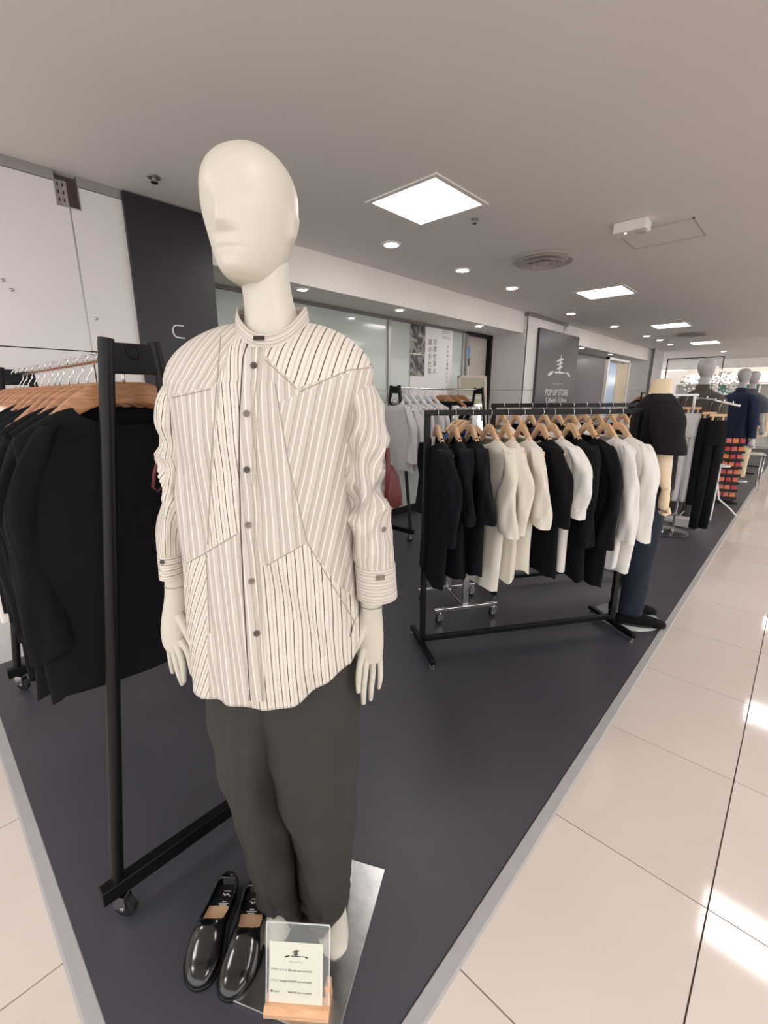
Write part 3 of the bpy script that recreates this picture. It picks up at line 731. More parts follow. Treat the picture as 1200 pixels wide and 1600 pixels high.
# visible wrist joint
for px, py, dy, rx, ry in ((274, 914, .0, .0222, .0197), (581, 946, .024, .0232, .0192)):
    p = Lp(px, py, dy); MB().loft([[Vector((p.x + (rx + e) * math.cos(a), p.y + (ry + e) * math.sin(a), p.z + dz)) for a in (2*math.pi*k/32 for k in range(32))] for e, dz in ((-.001, -.0006), (.0004, -.0006), (.0004, .0006), (-.001, .0006))]).build('wrist_joint', mat('joint_line', (150, 142, 132), .6), hero, True, 40)

# ---- trousers
M_TROU = mat('charcoal_olive_trousers', (52, 49, 45), .85, var=.07, scale=5, bump=.1, bscale=24, )
def leg_rows(spec):
    out = []
    for t, xl, xr, py, y, dep in spec:
        a = Lp(xl, py, -y); b_ = Lp(xr, py, -y); out.append((t, (a.x + b_.x) / 2, y, a.z, (b_.x - a.x) / 2, dep))
    return out
def leg(spec, seed, crease):
    rows = leg_rows(spec); rnd = random.Random(seed); ph = [rnd.random() * 6.28 for _ in range(6)]
    n = 72; N = 130; rings = []
    for i in range(N):
        t = i / (N - 1); cx, cy, cz, rx, ry = sinterp(rows, t)
        ring = []
        for k in range(n):
            a = 2 * math.pi * k / n
            d = .007 * math.exp(-((a - math.pi / 2 - crease) / .10) ** 2)                       # front crease
            d += .010 * t ** .7 * math.sin(3 * a + ph[0] + 2.5 * t) + .005 * math.sin(5 * a + ph[1] - 5 * t) + .006 * (.4 - 1.6 * abs(noise.noise(Vector((math.cos(a) * 1.3 + seed, math.sin(a) * 1.3, t * 3.2 + .8 * math.sin(a))))))
            A = .007 * math.exp(-((t - .93) / .07) ** 2)
            d += A * math.sin(2 * math.pi * (t * 16 + .5 * math.sin(a + ph[2]))) + .0025 * math.sin(2 * math.pi * (t * 5 + .6 * math.sin(a + ph[3])))
            ring.append(Vector((cx + (rx + d) * math.cos(a), cy - (ry + d) * math.sin(a), cz)))
        rings.append(ring)
    last = rings[-1]; c = sum(last, Vector()) / n
    rings.append([c + (p - c) * .93 for p in last]); rings.append([c + (p - c) * .9 + Vector((0, 0, .06)) for p in last])
    return rings
tr = MB()
tr.loft(leg([(0, 395, 556, 1010, .01, .115), (.12, 400, 560, 1090, .012, .115), (.33, 424, 554, 1190, .02, .105), (.55, 452, 552, 1285, .035, .092), (.75, 466, 550, 1350, .05, .08), (.9, 472, 545, 1400, .062, .072), (1.0, 477, 541, 1436, .068, .068)], 3, .0))
tr.loft(leg([(0, 326, 470, 1010, .01, .115), (.12, 331, 465, 1090, .014, .115), (.33, 349, 446, 1190, .03, .105), (.55, 378, 458, 1285, .05, .092), (.75, 397, 466, 1350, .065, .08), (.9, 410, 472, 1398, .075, .070), (1.0, 416, 481, 1428, .08, .066)], 9, .15))
hip = []
for z, rx, ry in ((1.10, .15, .10), (1.0, .17, .11), (.9, .178, .115), (.82, .15, .10)):
    hip.append([Vector((-.012 + rx * math.cos(a), .01 - ry * math.sin(a), z)) for a in (2*math.pi*k/48 for k in range(48))])
tr.loft(hip, True, True, True)
tro = tr.build('trousers', M_TROU, hero, True); tro['label'] = 'dark charcoal-olive tapered trousers with bunched hems'
# feet
def foot(px, py, toe_dx, yb):
    p = onz(px, py, .03); q = HI @ p
    rings = []
    for s, wv, hv, dx in ((0, .012, .05, 0), (.05, .027, .07, 0), (.2, .032, .085, 0), (.4, .031, .075, .1), (.6, .036, .05, .25), (.78, .041, .036, .5), (.9, .036, .027, .8), (.97, .022, .02, .95), (1, .004, .012, 1)):
        yy = q.y + .22 - .24 * s
        ring = [Vector((q.x + toe_dx * dx + wv * math.cos(a), yy, .004 + (hv * (math.sin(a) if math.sin(a) > 0 else .04 * math.sin(a))))) for a in (2*math.pi*k/32 for k in range(32))]
        rings.append(ring)
    fo = []
    for i in range(34):
        t = i / 33 * (len(rings) - 1); j = min(int(t), len(rings) - 2); f_ = t - j
        fo.append([a.lerp(b_, f_) for a, b_ in zip(rings[j], rings[j+1])])
    MB().loft(fo, True, True, True).build('foot', M_MANQ, hero, True)
foot(516, 1478, .010, 0); foot(432, 1462, -.012, 0)
# base plate (brushed steel square) and support rod
u = Vector((.89, .45, 0)); v = Vector((.45, -.89, 0)); trc = onz(602, 1359, .012)
ctr = trc - u * .14 + v * .20
bp_ = MB().box((0, 0, 0), (.28, .40, .008)); Mb = Matrix(((u.x, -v.x, 0, ctr.x), (u.y, -v.y, 0, ctr.y), (0, 0, 1, .0105), (0, 0, 0, 1)))
bp_.xf(HI @ Mb); bp_.build('base_plate', M_STEEL, hero, bevel=.002)
q = HI @ Vector((ctr.x, ctr.y, 0)); MB().cyl((q.x - .02, .13, .004), (q.x - .02, .13, .30), .009, 14).build('support_rod', M_STEEL, hero, True)
# ================================================================== RACKS, HANGERS, GARMENTS
K_BLACK = mat('black_cloth', (9, 8, 10), .9, var=.15, bump=.1, bscale=30, spec=.25)
K_NAVY = mat('navy_black_cloth', (11, 12, 20), .9, var=.15, bump=.1, bscale=30, spec=.25)
K_WHITE = mat('white_cloth', (234, 230, 224), .8, var=.02, bump=.15, bscale=22)
K_CREAM = mat('cream_cloth', (228, 221, 208), .8, var=.02, bump=.15, bscale=22)
K_GREY = mat('grey_stripe_cloth', (198, 194, 196), .8, var=.06, scale=50, bump=.15, bscale=22)
K_LGREY = mat('pale_grey_cloth', (206, 204, 204), .8, var=.03, bump=.15)
K_TEAL = mat('teal_blue_cloth', (26, 58, 92), .8, var=.12)
K_PURP = mat('plum_cloth', (44, 26, 52), .8, var=.12)
K_BROWN = mat('taupe_brown_cloth', (78, 70, 64), .85, var=.08)
K_BLUE = mat('royal_navy_cloth', (17, 26, 58), .85, var=.08)
K_JEAN = mat('dark_denim', (22, 30, 46), .85, var=.2, scale=14, bump=.1)
K_TAN = mat('tan_cloth', (222, 200, 166), .85, var=.05)
K_SKIN = mat('cream_plastic', (233, 212, 178), .45, var=.02)

def hanger_proto(wood, steep, half=.205, name='clothes_hanger'):
    t = thing(name, 'wooden hanger', 'hanger')
    rings = []
    N = 44
    for i in range(N):
        x = lerp(-half, half, i / (N - 1)); a = abs(x) / half
        if steep:
            zc, h, th = sinterp([(0, -.098, .020, .010), (.12, -.104, .022, .010), (.30, -.138, .022, .010), (.5, -.172, .016, .011), (.75, -.198, .013, .012), (1, -.215, .011, .013)], a)
        else:
            zc, h, th = sinterp([(0, -.104, .026, .006), (.25, -.106, .026, .006), (.5, -.128, .025, .007), (.75, -.168, .021, .009), (.92, -.196, .018, .012), (1, -.205, .016, .013)], a)
        y0 = .016 * a ** 2
        rings.append([Vector((x, y0 + th * spow(math.cos(q), .45), zc + h * spow(math.sin(q), .45))) for q in (2*math.pi*(k+.5)/16 for k in range(16))])
    MB().loft(rings, True, True, True).build('arms', wood, t, True, 50)
    pts = [(0, 0, -.085), (0, 0, -.062), (.006, 0, -.052), (.018, 0, -.036)]
    for k in range(12):
        q = R(-38 + k * 20); pts.append((.0205 * math.cos(q) + .0, 0, -.0195 + .0205 * math.sin(q)))
    MB().tube(pts, .0019, 8).build('hook', M_CHROME, t, True)
    return t
PH_D = hanger_proto(M_WOODD, False); PH_L = hanger_proto(M_WOOD, True); PH_W = hanger_proto(mat('white_hanger', (226, 224, 224), .35, var=.02), True)
def clip_proto():
    t = thing('clip_hanger', 'wooden clip hanger', 'hanger')
    MB().span((-.10, -.006, -.155), (.10, .006, -.13)).build('bar', M_WOOD, t, bevel=.004)
    pts = [(0, 0, -.13), (0, 0, -.062), (.006, 0, -.052), (.018, 0, -.036)] + [(.0205 * math.cos(R(-38 + k * 20)), 0, -.0195 + .0205 * math.sin(R(-38 + k * 20))) for k in range(12)]
    MB().tube(pts, .0019, 8).build('hook', M_CHROME, t, True)
    for x in (-.06, .06): MB().span((x - .010, -.009, -.205), (x + .010, .009, -.15)).build('clip', M_WOOD, t, bevel=.003)
    return t
PH_C = clip_proto()
used = set()
def hang(proto, loc, rz, label, group, sx=1.0):
    if proto.name in used: t = copy_tree(proto)
    else: t = proto; used.add(proto.name)
    t.location = loc; t.rotation_euler = (0, 0, rz); t['label'] = label; t['group'] = group; t.scale = (sx, 1, 1); return t

def garment(loc, rz, name, label, cat, m, group, sw=.215, L=.7, hemw=.24, thick=.038, sl=.5, slw=.05, slope=.052, seed=1, neck=.088, collar=True, shift=0.0, sleeves=(1, -1), amp=.16, ry_hem=1.0, trim=None, Z0=-.150):
    rnd = random.Random(seed); ph = [rnd.random() * 6.28 for _ in range(8)]
    t = thing(name, label, cat, loc, rz, group)
    n = 56; rings = []
    for i in range(9):
        q = i / 8; rx = lerp(neck, sw, q ** .9); ry = lerp(.036, thick, q)
        ring = []
        for k in range(n):
            a = 2*math.pi*k/n; c, s = math.cos(a), math.sin(a)
            ring.append(Vector((rx * spow(c, .85), ry * spow(s, .85), Z0 - slope * q ** 1.2 - (.045 * (1-q) if s < 0 else .010) * abs(s) - .02 * q * s * s)))
        rings.append(ring)
    N = 44
    for i in range(1, N + 1):
        q = i / N; z = lerp(-slope + Z0, -L, q); rx = lerp(sw * (1 - .06 * math.sin(math.pi * min(q * 3, 1))), hemw, q ** .8)
        ring = []
        for k in range(n):
            a = 2*math.pi*k/n; c, s = math.cos(a), math.sin(a)
            f = amp * q ** .7 * (math.sin(3 * a + ph[0] + 1.6 * q) + .7 * math.sin(5 * a + ph[1] - 2 * q) + .45 * math.sin(9 * a + ph[2]))
            ry = thick * lerp(1, ry_hem, q) * (1 + f * .9)
            zz = z + (.010 * math.sin(2 * a + ph[3]) + .006 * math.sin(5 * a + ph[4])) * q ** 2 - .02 * (1 - q) * s * s
            x = rx * spow(c, .85) * (1 + .05 * f)
            ring.append(Vector((x + .012 * math.sin(3 * q + ph[5]), ry * spow(s, .85) + shift * q + .010 * math.sin(4 * q + ph[6]) * q, zz)))
        rings.append(ring)
    last = rings[-1]; cc = sum(last, Vector()) / n
    rings.append([cc + (p - cc) * .93 + Vector((0, 0, .004)) for p in last]); rings.append([cc + (p - cc) * .85 + Vector((0, 0, .06)) for p in last])
    MB().loft(rings, True, False, True).build('body', m, t, True, 55)
    for sd in sleeves:
        rg = []; NN = 34; n2 = 28
        for i in range(NN):
            q = i / (NN - 1)
            x = sd * (sw - .060 + .066 * min(1, q * 2.6) ** .6 + .010 * q); z = Z0 - slope + .018 - sl * q
            y = shift * q * .6 + .012 * math.sin(5 * q + ph[7]); w = lerp(slw * .45, slw, min(1, q * 3.2) ** .7) ; w *= lerp(1, .86, q) if sl > .45 else lerp(.88, 1.12, q); d = thick * .95 * lerp(.9, 1.0, q)
            ring = []
            for k in range(n2):
                a = 2*math.pi*k/n2
                f = 1 + .14 * math.sin(2 * a + 5 * q + ph[1]) + .12 * math.sin(3 * a - 7 * q + ph[2]) + .06 * math.sin(5 * a + 11 * q)
                ring.append(Vector((x + w * f * math.cos(a), y + d * f * math.sin(a), z - .015 * q * math.cos(a) * sd)))
            rg.append(ring)
        e = rg[-1]; c2 = sum(e, Vector()) / n2
        rg.append([c2 + (p - c2) * .88 + Vector((0, 0, .002)) for p in e]); rg.append([c2 + (p - c2) * .8 + Vector((0, 0, .05)) for p in e])
        MB().loft(rg, True, True, True).build('sleeve', m, t, True, 55)
    if collar:
        rg = []
        for e, dz in ((.004, -.006), (.003, .010), (-.004, .012), (-.006, -.006)):
            rg.append([Vector(((neck + e) * math.cos(a), (.037 + e) * math.sin(a), Z0 + dz - (.045 if math.sin(a) < 0 else .010) * abs(math.sin(a)))) for a in (2*math.pi*k/36 for k in range(36))])
        MB().loft(rg + [rg[0]]).build('neckband', trim or m, t, True)
    return t
def caster(parent, x, y, zt, r=.03, rz=0.0, m=M_RUBBER):
    c = MB(); w = Matrix.Translation((x, y, 0)) @ Matrix.Rotation(rz, 4, 'Z')
    wh = MB().tube([(0, -.011, r), (0, -.009, r), (0, .009, r), (0, .011, r)], [r * .8, r, r, r * .8], 20, side=(1, 0, 0)).xf(w).build('wheel', m, parent, True, 40)
    h = MB(); h.span((-.012, -.016, r), (.024, -.013, zt - .012)).span((-.012, .013, r), (.024, .016, zt - .012)).span((-.014, -.018, zt - .016), (.028, .018, zt - .008)).cyl((.010, 0, zt - .01), (.010, 0, zt), .009)
    h.cyl((0, -.018, r), (0, .018, r), .005); h.xf(w); h.build('caster_fork', M_CHROME, wh)
# --- A-frame rack (left) : rail along local x
def aframe(name, label, loc, rz, Lr, top=1.54, spread=.22, rail_z=1.513, topw=.05, back=True):
    t = thing(name, label, 'clothes rack', loc, rz, 'black A-frame clothes racks')
    for x in (0, Lr):
        MB().bar((x, -spread - .04, .11), (x, spread + .04, .11), .034, .045).build('base_bar', M_BLACKM, t, bevel=.003)
        for sd in (-1, 1):
            MB().tube([(x, sd * spread, .12), (x, sd * topw, top)], .0165, 16, flat=1.0).build('upright', M_BLACKM, t, True, 50)
        pl = MB().span((x - .012, -topw, top - .075), (x + .012, topw, top - .008)).build('top_plate', M_BLACKM, t, bevel=.002)
        tt = MB(); tt.tube([(x - .013 if x == 0 else x + .013, .014 * math.cos(R(k * 30)), rail_z + .014 * math.sin(R(k * 30))) for k in range(13)], .003, 6, False); tt.build('rail_ring', M_BLACKM, pl, True)
        for sd in (-1, 1): caster(t, x, sd * (spread - .01), .09, .032, R(35 * sd))
    MB().cyl((.0, 0, rail_z), (Lr, 0, rail_z), .0115, 18).build('rail', M_CHROME, t, True, 40)
    return t
aframe('garment_rack', 'black A-frame rack on casters holding black clothes beside ivory mannequin', (-1.17, .400, .006), R(180), 1.46)
def stemX(px): d = ray(px, 603); return (d * (.40 / d.y)).x
hx = [stemX(p) for p in (196, 186, 172, 156, 138, 123, 109, 94, 86, 77, 65, 55, 45, 37, 31, 24)]
hx[0] = min(hx[0], -1.215); hx[1] = -1.255
ordw = ['nearest', 'second', 'third', 'fourth', 'fifth', 'sixth', 'seventh', 'eighth', 'ninth', 'tenth', 'eleventh', 'twelfth', 'thirteenth', 'fourteenth', 'fifteenth', 'sixteenth']
for k, x in enumerate(hx):
    x = min(x, -1.215 - .03 * k)
    hang(PH_D, (x, .400, 1.513 + .0145 + .006), R(90) + R(random.uniform(-5, 5)), '%s dark wooden hanger on the left rack counting from its near end' % ordw[k], 'wooden hangers on the left rack')
    white = k in (8, 9)
    nm = 'white shirt' if white else ('navy-black long top' if k in (4, 6, 10) else 'black long-sleeved top')
    m = K_WHITE if white else (K_NAVY if k in (4, 6, 10) else K_BLACK)
    garment((x, .400, 1.513 + .0145 + .006), R(90) + R(random.uniform(-3, 3)), 'shirt' if white else 'pullover', '%s, %s garment from the near end of the left rack' % (nm, ordw[k]), 'shirt' if white else 'top', m, 'clothes on the left rack',
            sw=.225 + random.uniform(-.008, .01), L=.86 + random.uniform(-.02, .05), hemw=.275, thick=.023, sl=.54 + random.uniform(-.03, .03), slw=.045, seed=20 + k, ry_hem=1.25, neck=.118, Z0=-.135, slope=.060, collar=white)
# --- black T-foot racks
def trestle_rack(name, label, a, rz, Lr, H=1.35, s=.028, foot=.20, group=None):
    t = thing(name, label, 'clothes rack', a, rz, group)
    MB().span((-s/2, -s/2, H - s), (Lr + s/2, s/2, H)).build('rail', M_BLACKM, t, bevel=.002)
    MB().span((0, -s/2, .055), (Lr, s/2, .055 + s)).build('bottom_rail', M_BLACKM, t, bevel=.002)
    for x in (0, Lr):
        MB().span((x - s/2, -s/2, .03), (x + s/2, s/2, H - s)).build('upright', M_BLACKM, t, bevel=.002)
        ft = MB().span((x - s/2, -foot, .022), (x + s/2, foot, .022 + s)).build('foot_bar', M_BLACKM, t, bevel=.003)
        for y in (-foot + .02, foot - .02): MB().lathe([(0, 0), (.013, 0), (.013, .008), (.006, .012), (.006, .022), (0, .022)], 14, (x, y, 0)).build('levelling_foot', M_CHROME, ft, True, 40)
    return t
RU = Vector((.565, .825, 0)); RZ = math.atan2(.825, .565); RN = math.atan2(-.565, .825)
RA = Vector((-1.405, 1.83, .006))
trestle_rack('garment_rack', 'black square-tube rack in front with dark, white and cream tops', RA, RZ, 1.25, group='black square-tube clothes racks')
spec = [  # offset, colour, name, L, sleeve, sw, hemw
    (.052, K_NAVY, 'navy-black tunic', .90, .42, .245, .20), (.146, K_NAVY, 'navy-black tunic', .86, .34, .225, .20), (.240, K_NAVY, 'navy-black half-sleeved top', .84, .34, .235, .22),
    (.340, K_CREAM, 'cream half-sleeved top', .95, .42, .225, .17), (.436, K_CREAM, 'cream half-sleeved top', .90, .40, .225, .18), (.530, K_CREAM, 'cream half-sleeved top', .86, .38, .23, .18),
    (.640, K_BLACK, 'black half-sleeved top', .88, .38, .23, .23), (.706, K_WHITE, 'white half-sleeved top', .87, .34, .24, .2), (.822, K_BLACK, 'black long-sleeved coat', .90, .50, .24, .25),
    (.925, K_BLACK, 'black long-sleeved shirt', .95, .52, .245, .24), (1.040, K_WHITE, 'white long-sleeved shirt', .88, .50, .235, .20), (1.125, K_WHITE, 'white long-sleeved shirt', .90, .50, .24, .2)]
for k, (o_, m, nm, L, sl, sw, hw) in enumerate(spec):
    p = RA + RU * o_ + Vector((0, 0, 1.354))
    ga = RN + R(random.uniform(-6, 6))
    hang(PH_L, p, ga, '%s pale wooden hanger on the front rack counting from the left post' % ordw[k], 'pale hangers on the front rack')
    garment(p, ga, 'tunic' if 'tunic' in nm else ('shirt' if 'shirt' in nm else 'blouse'), '%s, %s garment from the left post of the front rack' % (nm, ordw[k].replace('nearest', 'first')), 'top', m, 'clothes on the front rack', sw=sw, L=L, hemw=hw, thick=.038, sl=sl,
            slw=.082 if k == 0 else (.062 if sl < .45 else .052), seed=60 + k, amp=.22, ry_hem=1.15, trim=None)
# swing tag on first garment
tg = MB().span((-.001, -.012, -.05), (.001, .012, .0)).build('swing_tag', M_WHITE); tg.location = RA + RU * .03 + Vector((0.02, -.02, 1.22)); tag(tg, 'small white price tag on the first dark tunic', 'tag')
# second rack behind
RB = Vector((-1.60, 2.83, .006))
trestle_rack('garment_rack', 'second black square-tube rack hidden behind the front rack', RB, RZ, 1.25, H=1.37, group='black square-tube clothes racks')
cl2 = [K_WHITE, K_BLACK, K_PURP, K_WHITE, K_BLACK, K_WHITE, K_NAVY, K_WHITE, K_BLACK, K_WHITE, K_WHITE]
cn2 = ['white', 'black', 'plum', 'white', 'black', 'white', 'navy', 'white', 'black', 'white', 'white']
for k in range(11):
    p = RB + RU * (.07 + .108 * k) + Vector((0, 0, 1.374))
    ga = RN + R(random.uniform(-6, 6))
    hang(PH_L, p, ga, '%s pale wooden hanger on the rear rack from its left end' % ordw[k].replace('nearest', 'first'), 'pale hangers on the rear rack')
    garment(p, ga, 'blouse', '%s top, %s on the rear rack behind the front clothes' % (cn2[k], ordw[k].replace('nearest', 'first')), 'top', cl2[k], 'clothes on the rear rack', sw=.21, L=.70, hemw=.22, thick=.036, sl=.42, slw=.05, seed=90 + k)
# --- chrome trolley behind front rack
tA = onz(685, 973, .006); tB = onz(768, 962, .006); tC = onz(654, 940, .006)
ax = (tB - tA); ax.z = 0; Lx = ax.length; ax.normalize(); ay = Vector((-ax.y, ax.x, 0)); dyy = (tC - tA).dot(ay)
t = thing('chrome_trolley', 'low chrome trolley rack on casters behind the front rack', 'clothes rack', (tA.x, tA.y, .006), math.atan2(ax.y, ax.x))
for y in (0, dyy):
    MB().span((-.03, y - .012, .075), (Lx + .03, y + .012, .10)).build('base_bar', M_CHROME, t, bevel=.003)
    for x in (0, Lx): caster(t, x, y, .078, .022, 0)
MB().span((Lx * .5 - .012, 0, .078), (Lx * .5 + .012, dyy, .098)).build('cross_bar', M_CHROME, t, bevel=.003)
for y in (.02, dyy - .02): MB().span((Lx * .5 - .02, y - .012, .1), (Lx * .5 + .02, y + .012, 1.36)).build('upright', M_STEEL, t, bevel=.003)
MB().cyl((Lx * .5, -.02, 1.34), (Lx * .5, dyy + .02, 1.34), .011).build('rail', M_CHROME, t, True, 40)
for k in range(3):
    p = Vector((tA.x, tA.y, .006)) + ax * (Lx * .5) + ay * (dyy * (.25 + .25 * k)); p.z = 1.36
    hang(PH_L, p, math.atan2(ax.y, ax.x) + R(4 * k - 4), '%s hanger on the chrome trolley' % ('first', 'middle', 'last')[k], 'hangers on the chrome trolley')
    garment(p, math.atan2(ax.y, ax.x) + R(4 * k - 4), 'blouse', '%s on the chrome trolley' % ('teal-blue top nearest the front rack', 'teal-blue top in the middle', 'navy top farthest back')[k], 'top', (K_TEAL, K_TEAL, K_NAVY)[k], 'clothes on the chrome trolley', sw=.2, L=.8, hemw=.2, thick=.04, sl=.4, seed=130 + k)
# --- window-side A-frame with grey shirts and navy trousers
aframe('garment_rack', 'black A-frame rack with grey shirts along the frosted glass', (-2.93, 3.30, .006), R(90), 1.5, top=1.52, rail_z=1.497)
def wY(px): d = ray(px, 640); return (d * (-2.93 / d.x)).y
for k, px in enumerate((618, 630, 641, 653, 664, 674)):
    p = (-2.93, wY(px), 1.517)
    hang(PH_W, p, R(0), '%s white hanger from the near end of the window rack' % ordw[k].replace('nearest', 'first'), 'hangers on the window rack')
    garment(p, R(random.uniform(-14, 4)), 'shirt', '%s pale grey striped shirt on the window rack' % ordw[k].replace('nearest', 'first'), 'shirt', K_GREY, 'grey shirts on the window rack', sw=.215, L=.80, hemw=.235, thick=.045, sl=.52, seed=160 + k, amp=.25)
def hung_trousers(loc, rz, label, m, group, L=.95, wd=.19, seed=0, hanger=True):
    t = thing('hanging_trousers', label, 'trousers', loc, rz, group); rnd = random.Random(seed)
    rings = []
    for i in range(14):
        q = i / 13; rx = lerp(wd, wd * 1.12, q); ry = lerp(.014, .045, min(1, q * 3))
        rings.append([Vector((rx * spow(math.cos(a), .8), ry * spow(math.sin(a), .8) * (1 + .12 * math.sin(4 * a + seed + 2 * q)), -.09 - .24 * q)) for a in (2*math.pi*k/40 for k in range(40))])
    MB().loft(rings, True, True, True).build('waist', m, t, True)
    for sd in (-1, 1):
        rings = []
        for i in range(24):
            q = i / 23; rx = lerp(wd * .56, wd * .46, q)
            rings.append([Vector((sd * wd * .54 + rx * math.cos(a) * (1 + .08 * math.sin(3 * a + 4 * q + seed)), .042 * math.sin(a) * (1 + .15 * math.sin(2 * a + 5 * q)), lerp(-.28, -L, q))) for a in (2*math.pi*k/28 for k in range(28))])
        MB().loft(rings, True, True, True).build('trouser_leg', m, t, True)
    return t
for k, px in enumerate((690, 702, 716)):
    p = (-2.93, wY(px), 1.517); hang(PH_D, p, 0, '%s dark hanger above navy trousers on the window rack' % ('left', 'middle', 'right')[k], 'trouser hangers on the window rack')
    hung_trousers((-2.93, wY(px), 1.46), R(random.uniform(-10, 10)), '%s pair of navy trousers on the window rack' % ('left', 'middle', 'right')[k], K_NAVY, 'navy trousers on the window rack', seed=k)
# flank shirt on the pier side: navy and teal tops past the trousers
# ================================================================== SIGNS, POSTER, SHOES, PRICE STAND
def frame_mat(origin, xdir, ydir):
    x = Vector(xdir).normalized(); y = Vector(ydir).normalized(); z = x.cross(y)
    return Matrix(((x.x, y.x, z.x, origin[0]), (x.y, y.y, z.y, origin[1]), (x.z, y.z, z.z, origin[2]), (0, 0, 0, 1)))
def brush(mb, pts, z=0.0006):
    # a tapered brush stroke: list of (x, y, half width)
    top = []; bot = []
    for i, (x, y, w) in enumerate(pts):
        a = pts[max(0, i-1)]; b_ = pts[min(len(pts)-1, i+1)]; d = Vector((b_[0]-a[0], b_[1]-a[1], 0)); d.normalize()
        top.append(Vector((x - d.y * w, y + d.x * w, z))); bot.append(Vector((x + d.y * w, y - d.x * w, z)))
    b0 = len(mb.v); n = len(pts); mb.v += top + bot
    for i in range(n - 1): mb.f.append([b0 + i, b0 + n + i, b0 + n + i + 1, b0 + i + 1])
def logo(name, m, parent, M, s):
    mb = MB(); S = lambda *p: [(x * s, y * s, w * s) for x, y, w in p]
    brush(mb, S((.02, .62, .02), (.03, .50, .045), (.01, .30, .05), (.0, .12, .05), (.0, .02, .03)))                 # upright
    brush(mb, S((-.36, .36, .012), (-.15, .42, .04), (.12, .47, .04), (.30, .50, .015)), .0007)
    brush(mb, S((-.30, .25, .012), (-.1, .30, .035), (.1, .34, .035), (.2, .36, .012)), .0008)
    brush(mb, S((-.28, .12, .012), (-.1, .16, .04), (.12, .20, .04), (.2, .22, .014)), .0009)
    brush(mb, S((-.42, -.02, .012), (-.2, .0, .03), (.1, .0, .035), (.42, .0, .02), (.5, -.02, .008)), .0007)
    brush(mb, S((-1.0, -.12, .03), (-.85, -.08, .055), (-.66, -.02, .05), (-.55, .02, .02)), .0007)
    brush(mb, S((-.42, -.03, .03), (-.34, .0, .035), (-.3, .02, .02)), .001)
    brush(mb, S((.55, -.01, .012), (.64, .02, .03), (.72, -.02, .02)), .0007)
    brush(mb, S((.72, .0, .02), (.86, -.03, .05), (.98, -.08, .05), (1.06, -.12, .012)), .0007)
    o = mb.build(name, m, parent, recalc=False); o.matrix_local = M; return o
def small_marks(m, parent, M, width):
    # the illegible row of tiny characters under the logo
    mb = MB(); u_ = width / 9; rn = random.Random(12)
    for k in range(9):
        x = -width / 2 + u_ * (k + .5); h = u_ * rn.choice((.28, .36, .44))
        brush(mb, [(x - u_ * .22, -h * .2, u_ * .05), (x, h * .3, u_ * .08), (x + u_ * .2, -h * .1, u_ * .05)], .0006); brush(mb, [(x, -h, u_ * .05), (x, h, u_ * .05)], .0007)
    o = mb.build('lettering', m, parent, recalc=False); o.matrix_local = M; return o
# big dark logo sign by the pier
sgn = thing('sign_panel', 'tall dark freestanding sign with white brush logo and pop up store dates', 'sign', (-2.97, 6.39, .006))
MB().span((-.02, 0, 0), (.012, 1.48, 2.355)).build('board', mat('sign_plum', (66, 58, 66), .33, var=.04, scale=1.5), sgn)
SX, SY = (0, 1, 0), (0, 0, 1)
logo('logo', M_PRINTW, sgn, frame_mat((.0126, .80, 1.78), SX, SY), .42)
small_marks(M_PRINTW, sgn, frame_mat((.0126, .78, 1.61), SX, SY), .42)
text('POP UP STORE', .135, M_PRINTW, sgn, frame_mat((.0126, .78, 1.475), SX, SY))
text('5.20wed - 5.26tue', .11, M_PRINTW, sgn, frame_mat((.0126, .78, 1.36), SX, SY))
# poster on the frosted glass
def photomat(name, sc_, seed):
    m = bpy.data.materials.new(name); m.use_nodes = True; nt = m.node_tree; b = nt.nodes['Principled BSDF']
    tc = nt.nodes.new('ShaderNodeTexCoord'); mp = nt.nodes.new('ShaderNodeMapping'); mp.inputs['Location'].default_value = (seed, seed * 2, 0)
    n = nt.nodes.new('ShaderNodeTexNoise'); n.inputs['Scale'].default_value = sc_; n.inputs['Detail'].default_value = 4; n.inputs['Distortion'].default_value = 1.6
    r = nt.nodes.new('ShaderNodeValToRGB'); r.color_ramp.elements[0].color = lin((38, 34, 34)); r.color_ramp.elements[1].color = lin((176, 168, 164)); r.color_ramp.elements[0].position = .42; r.color_ramp.elements[1].position = .68
    nt.links.new(tc.outputs['Object'], mp.inputs['Vector']); nt.links.new(mp.outputs[0], n.inputs['Vector']); nt.links.new(n.outputs['Fac'], r.inputs['Fac']); nt.links.new(r.outputs['Color'], b.inputs['Base Color'])
    b.inputs['Roughness'].default_value = .4; return m
po = thing('poster', 'white poster with grey photographs and vertical Japanese text on frosted glass', 'poster', (GX + .001, 4.23, .0))
MB().span((0, 0, 1.42), (.006, .85, 2.262)).build('sheet', mat('poster_white', (236, 232, 230), .45, var=.01), po)
MB().span((.006, .0, 1.915), (.0075, .275, 2.262)).build('photograph', photomat('photo_a', 9, 1), po)
MB().span((.006, .0, 1.66), (.0075, .27, 1.905)).build('photograph', photomat('photo_b', 5, 7), po)
for k, ch in enumerate('都の手仕事'): text(ch, .075, mat('poster_ink', (110, 106, 106), .6), po, frame_mat((.0072, .375, 2.06 - .085 * k), SX, SY))
for k, ch in enumerate('京都仕事人'): text(ch, .075, mat('poster_ink', (110, 106, 106), .6), po, frame_mat((.0072, .475, 2.07 - .085 * k), SX, SY))
for k, ch in enumerate('今の装い織物と人々'): text(ch, .042, mat('poster_ink', (110, 106, 106), .6), po, frame_mat((.0072, .745, 2.03 - .052 * k), SX, SY))
m = MB()
for z in (2.215, 2.195, 2.15, 2.135): m.span((.0062, .62, z - .002), (.0068, .80, z + .002))
m.build('caption_line', mat('poster_ink', (110, 106, 106), .6), po)
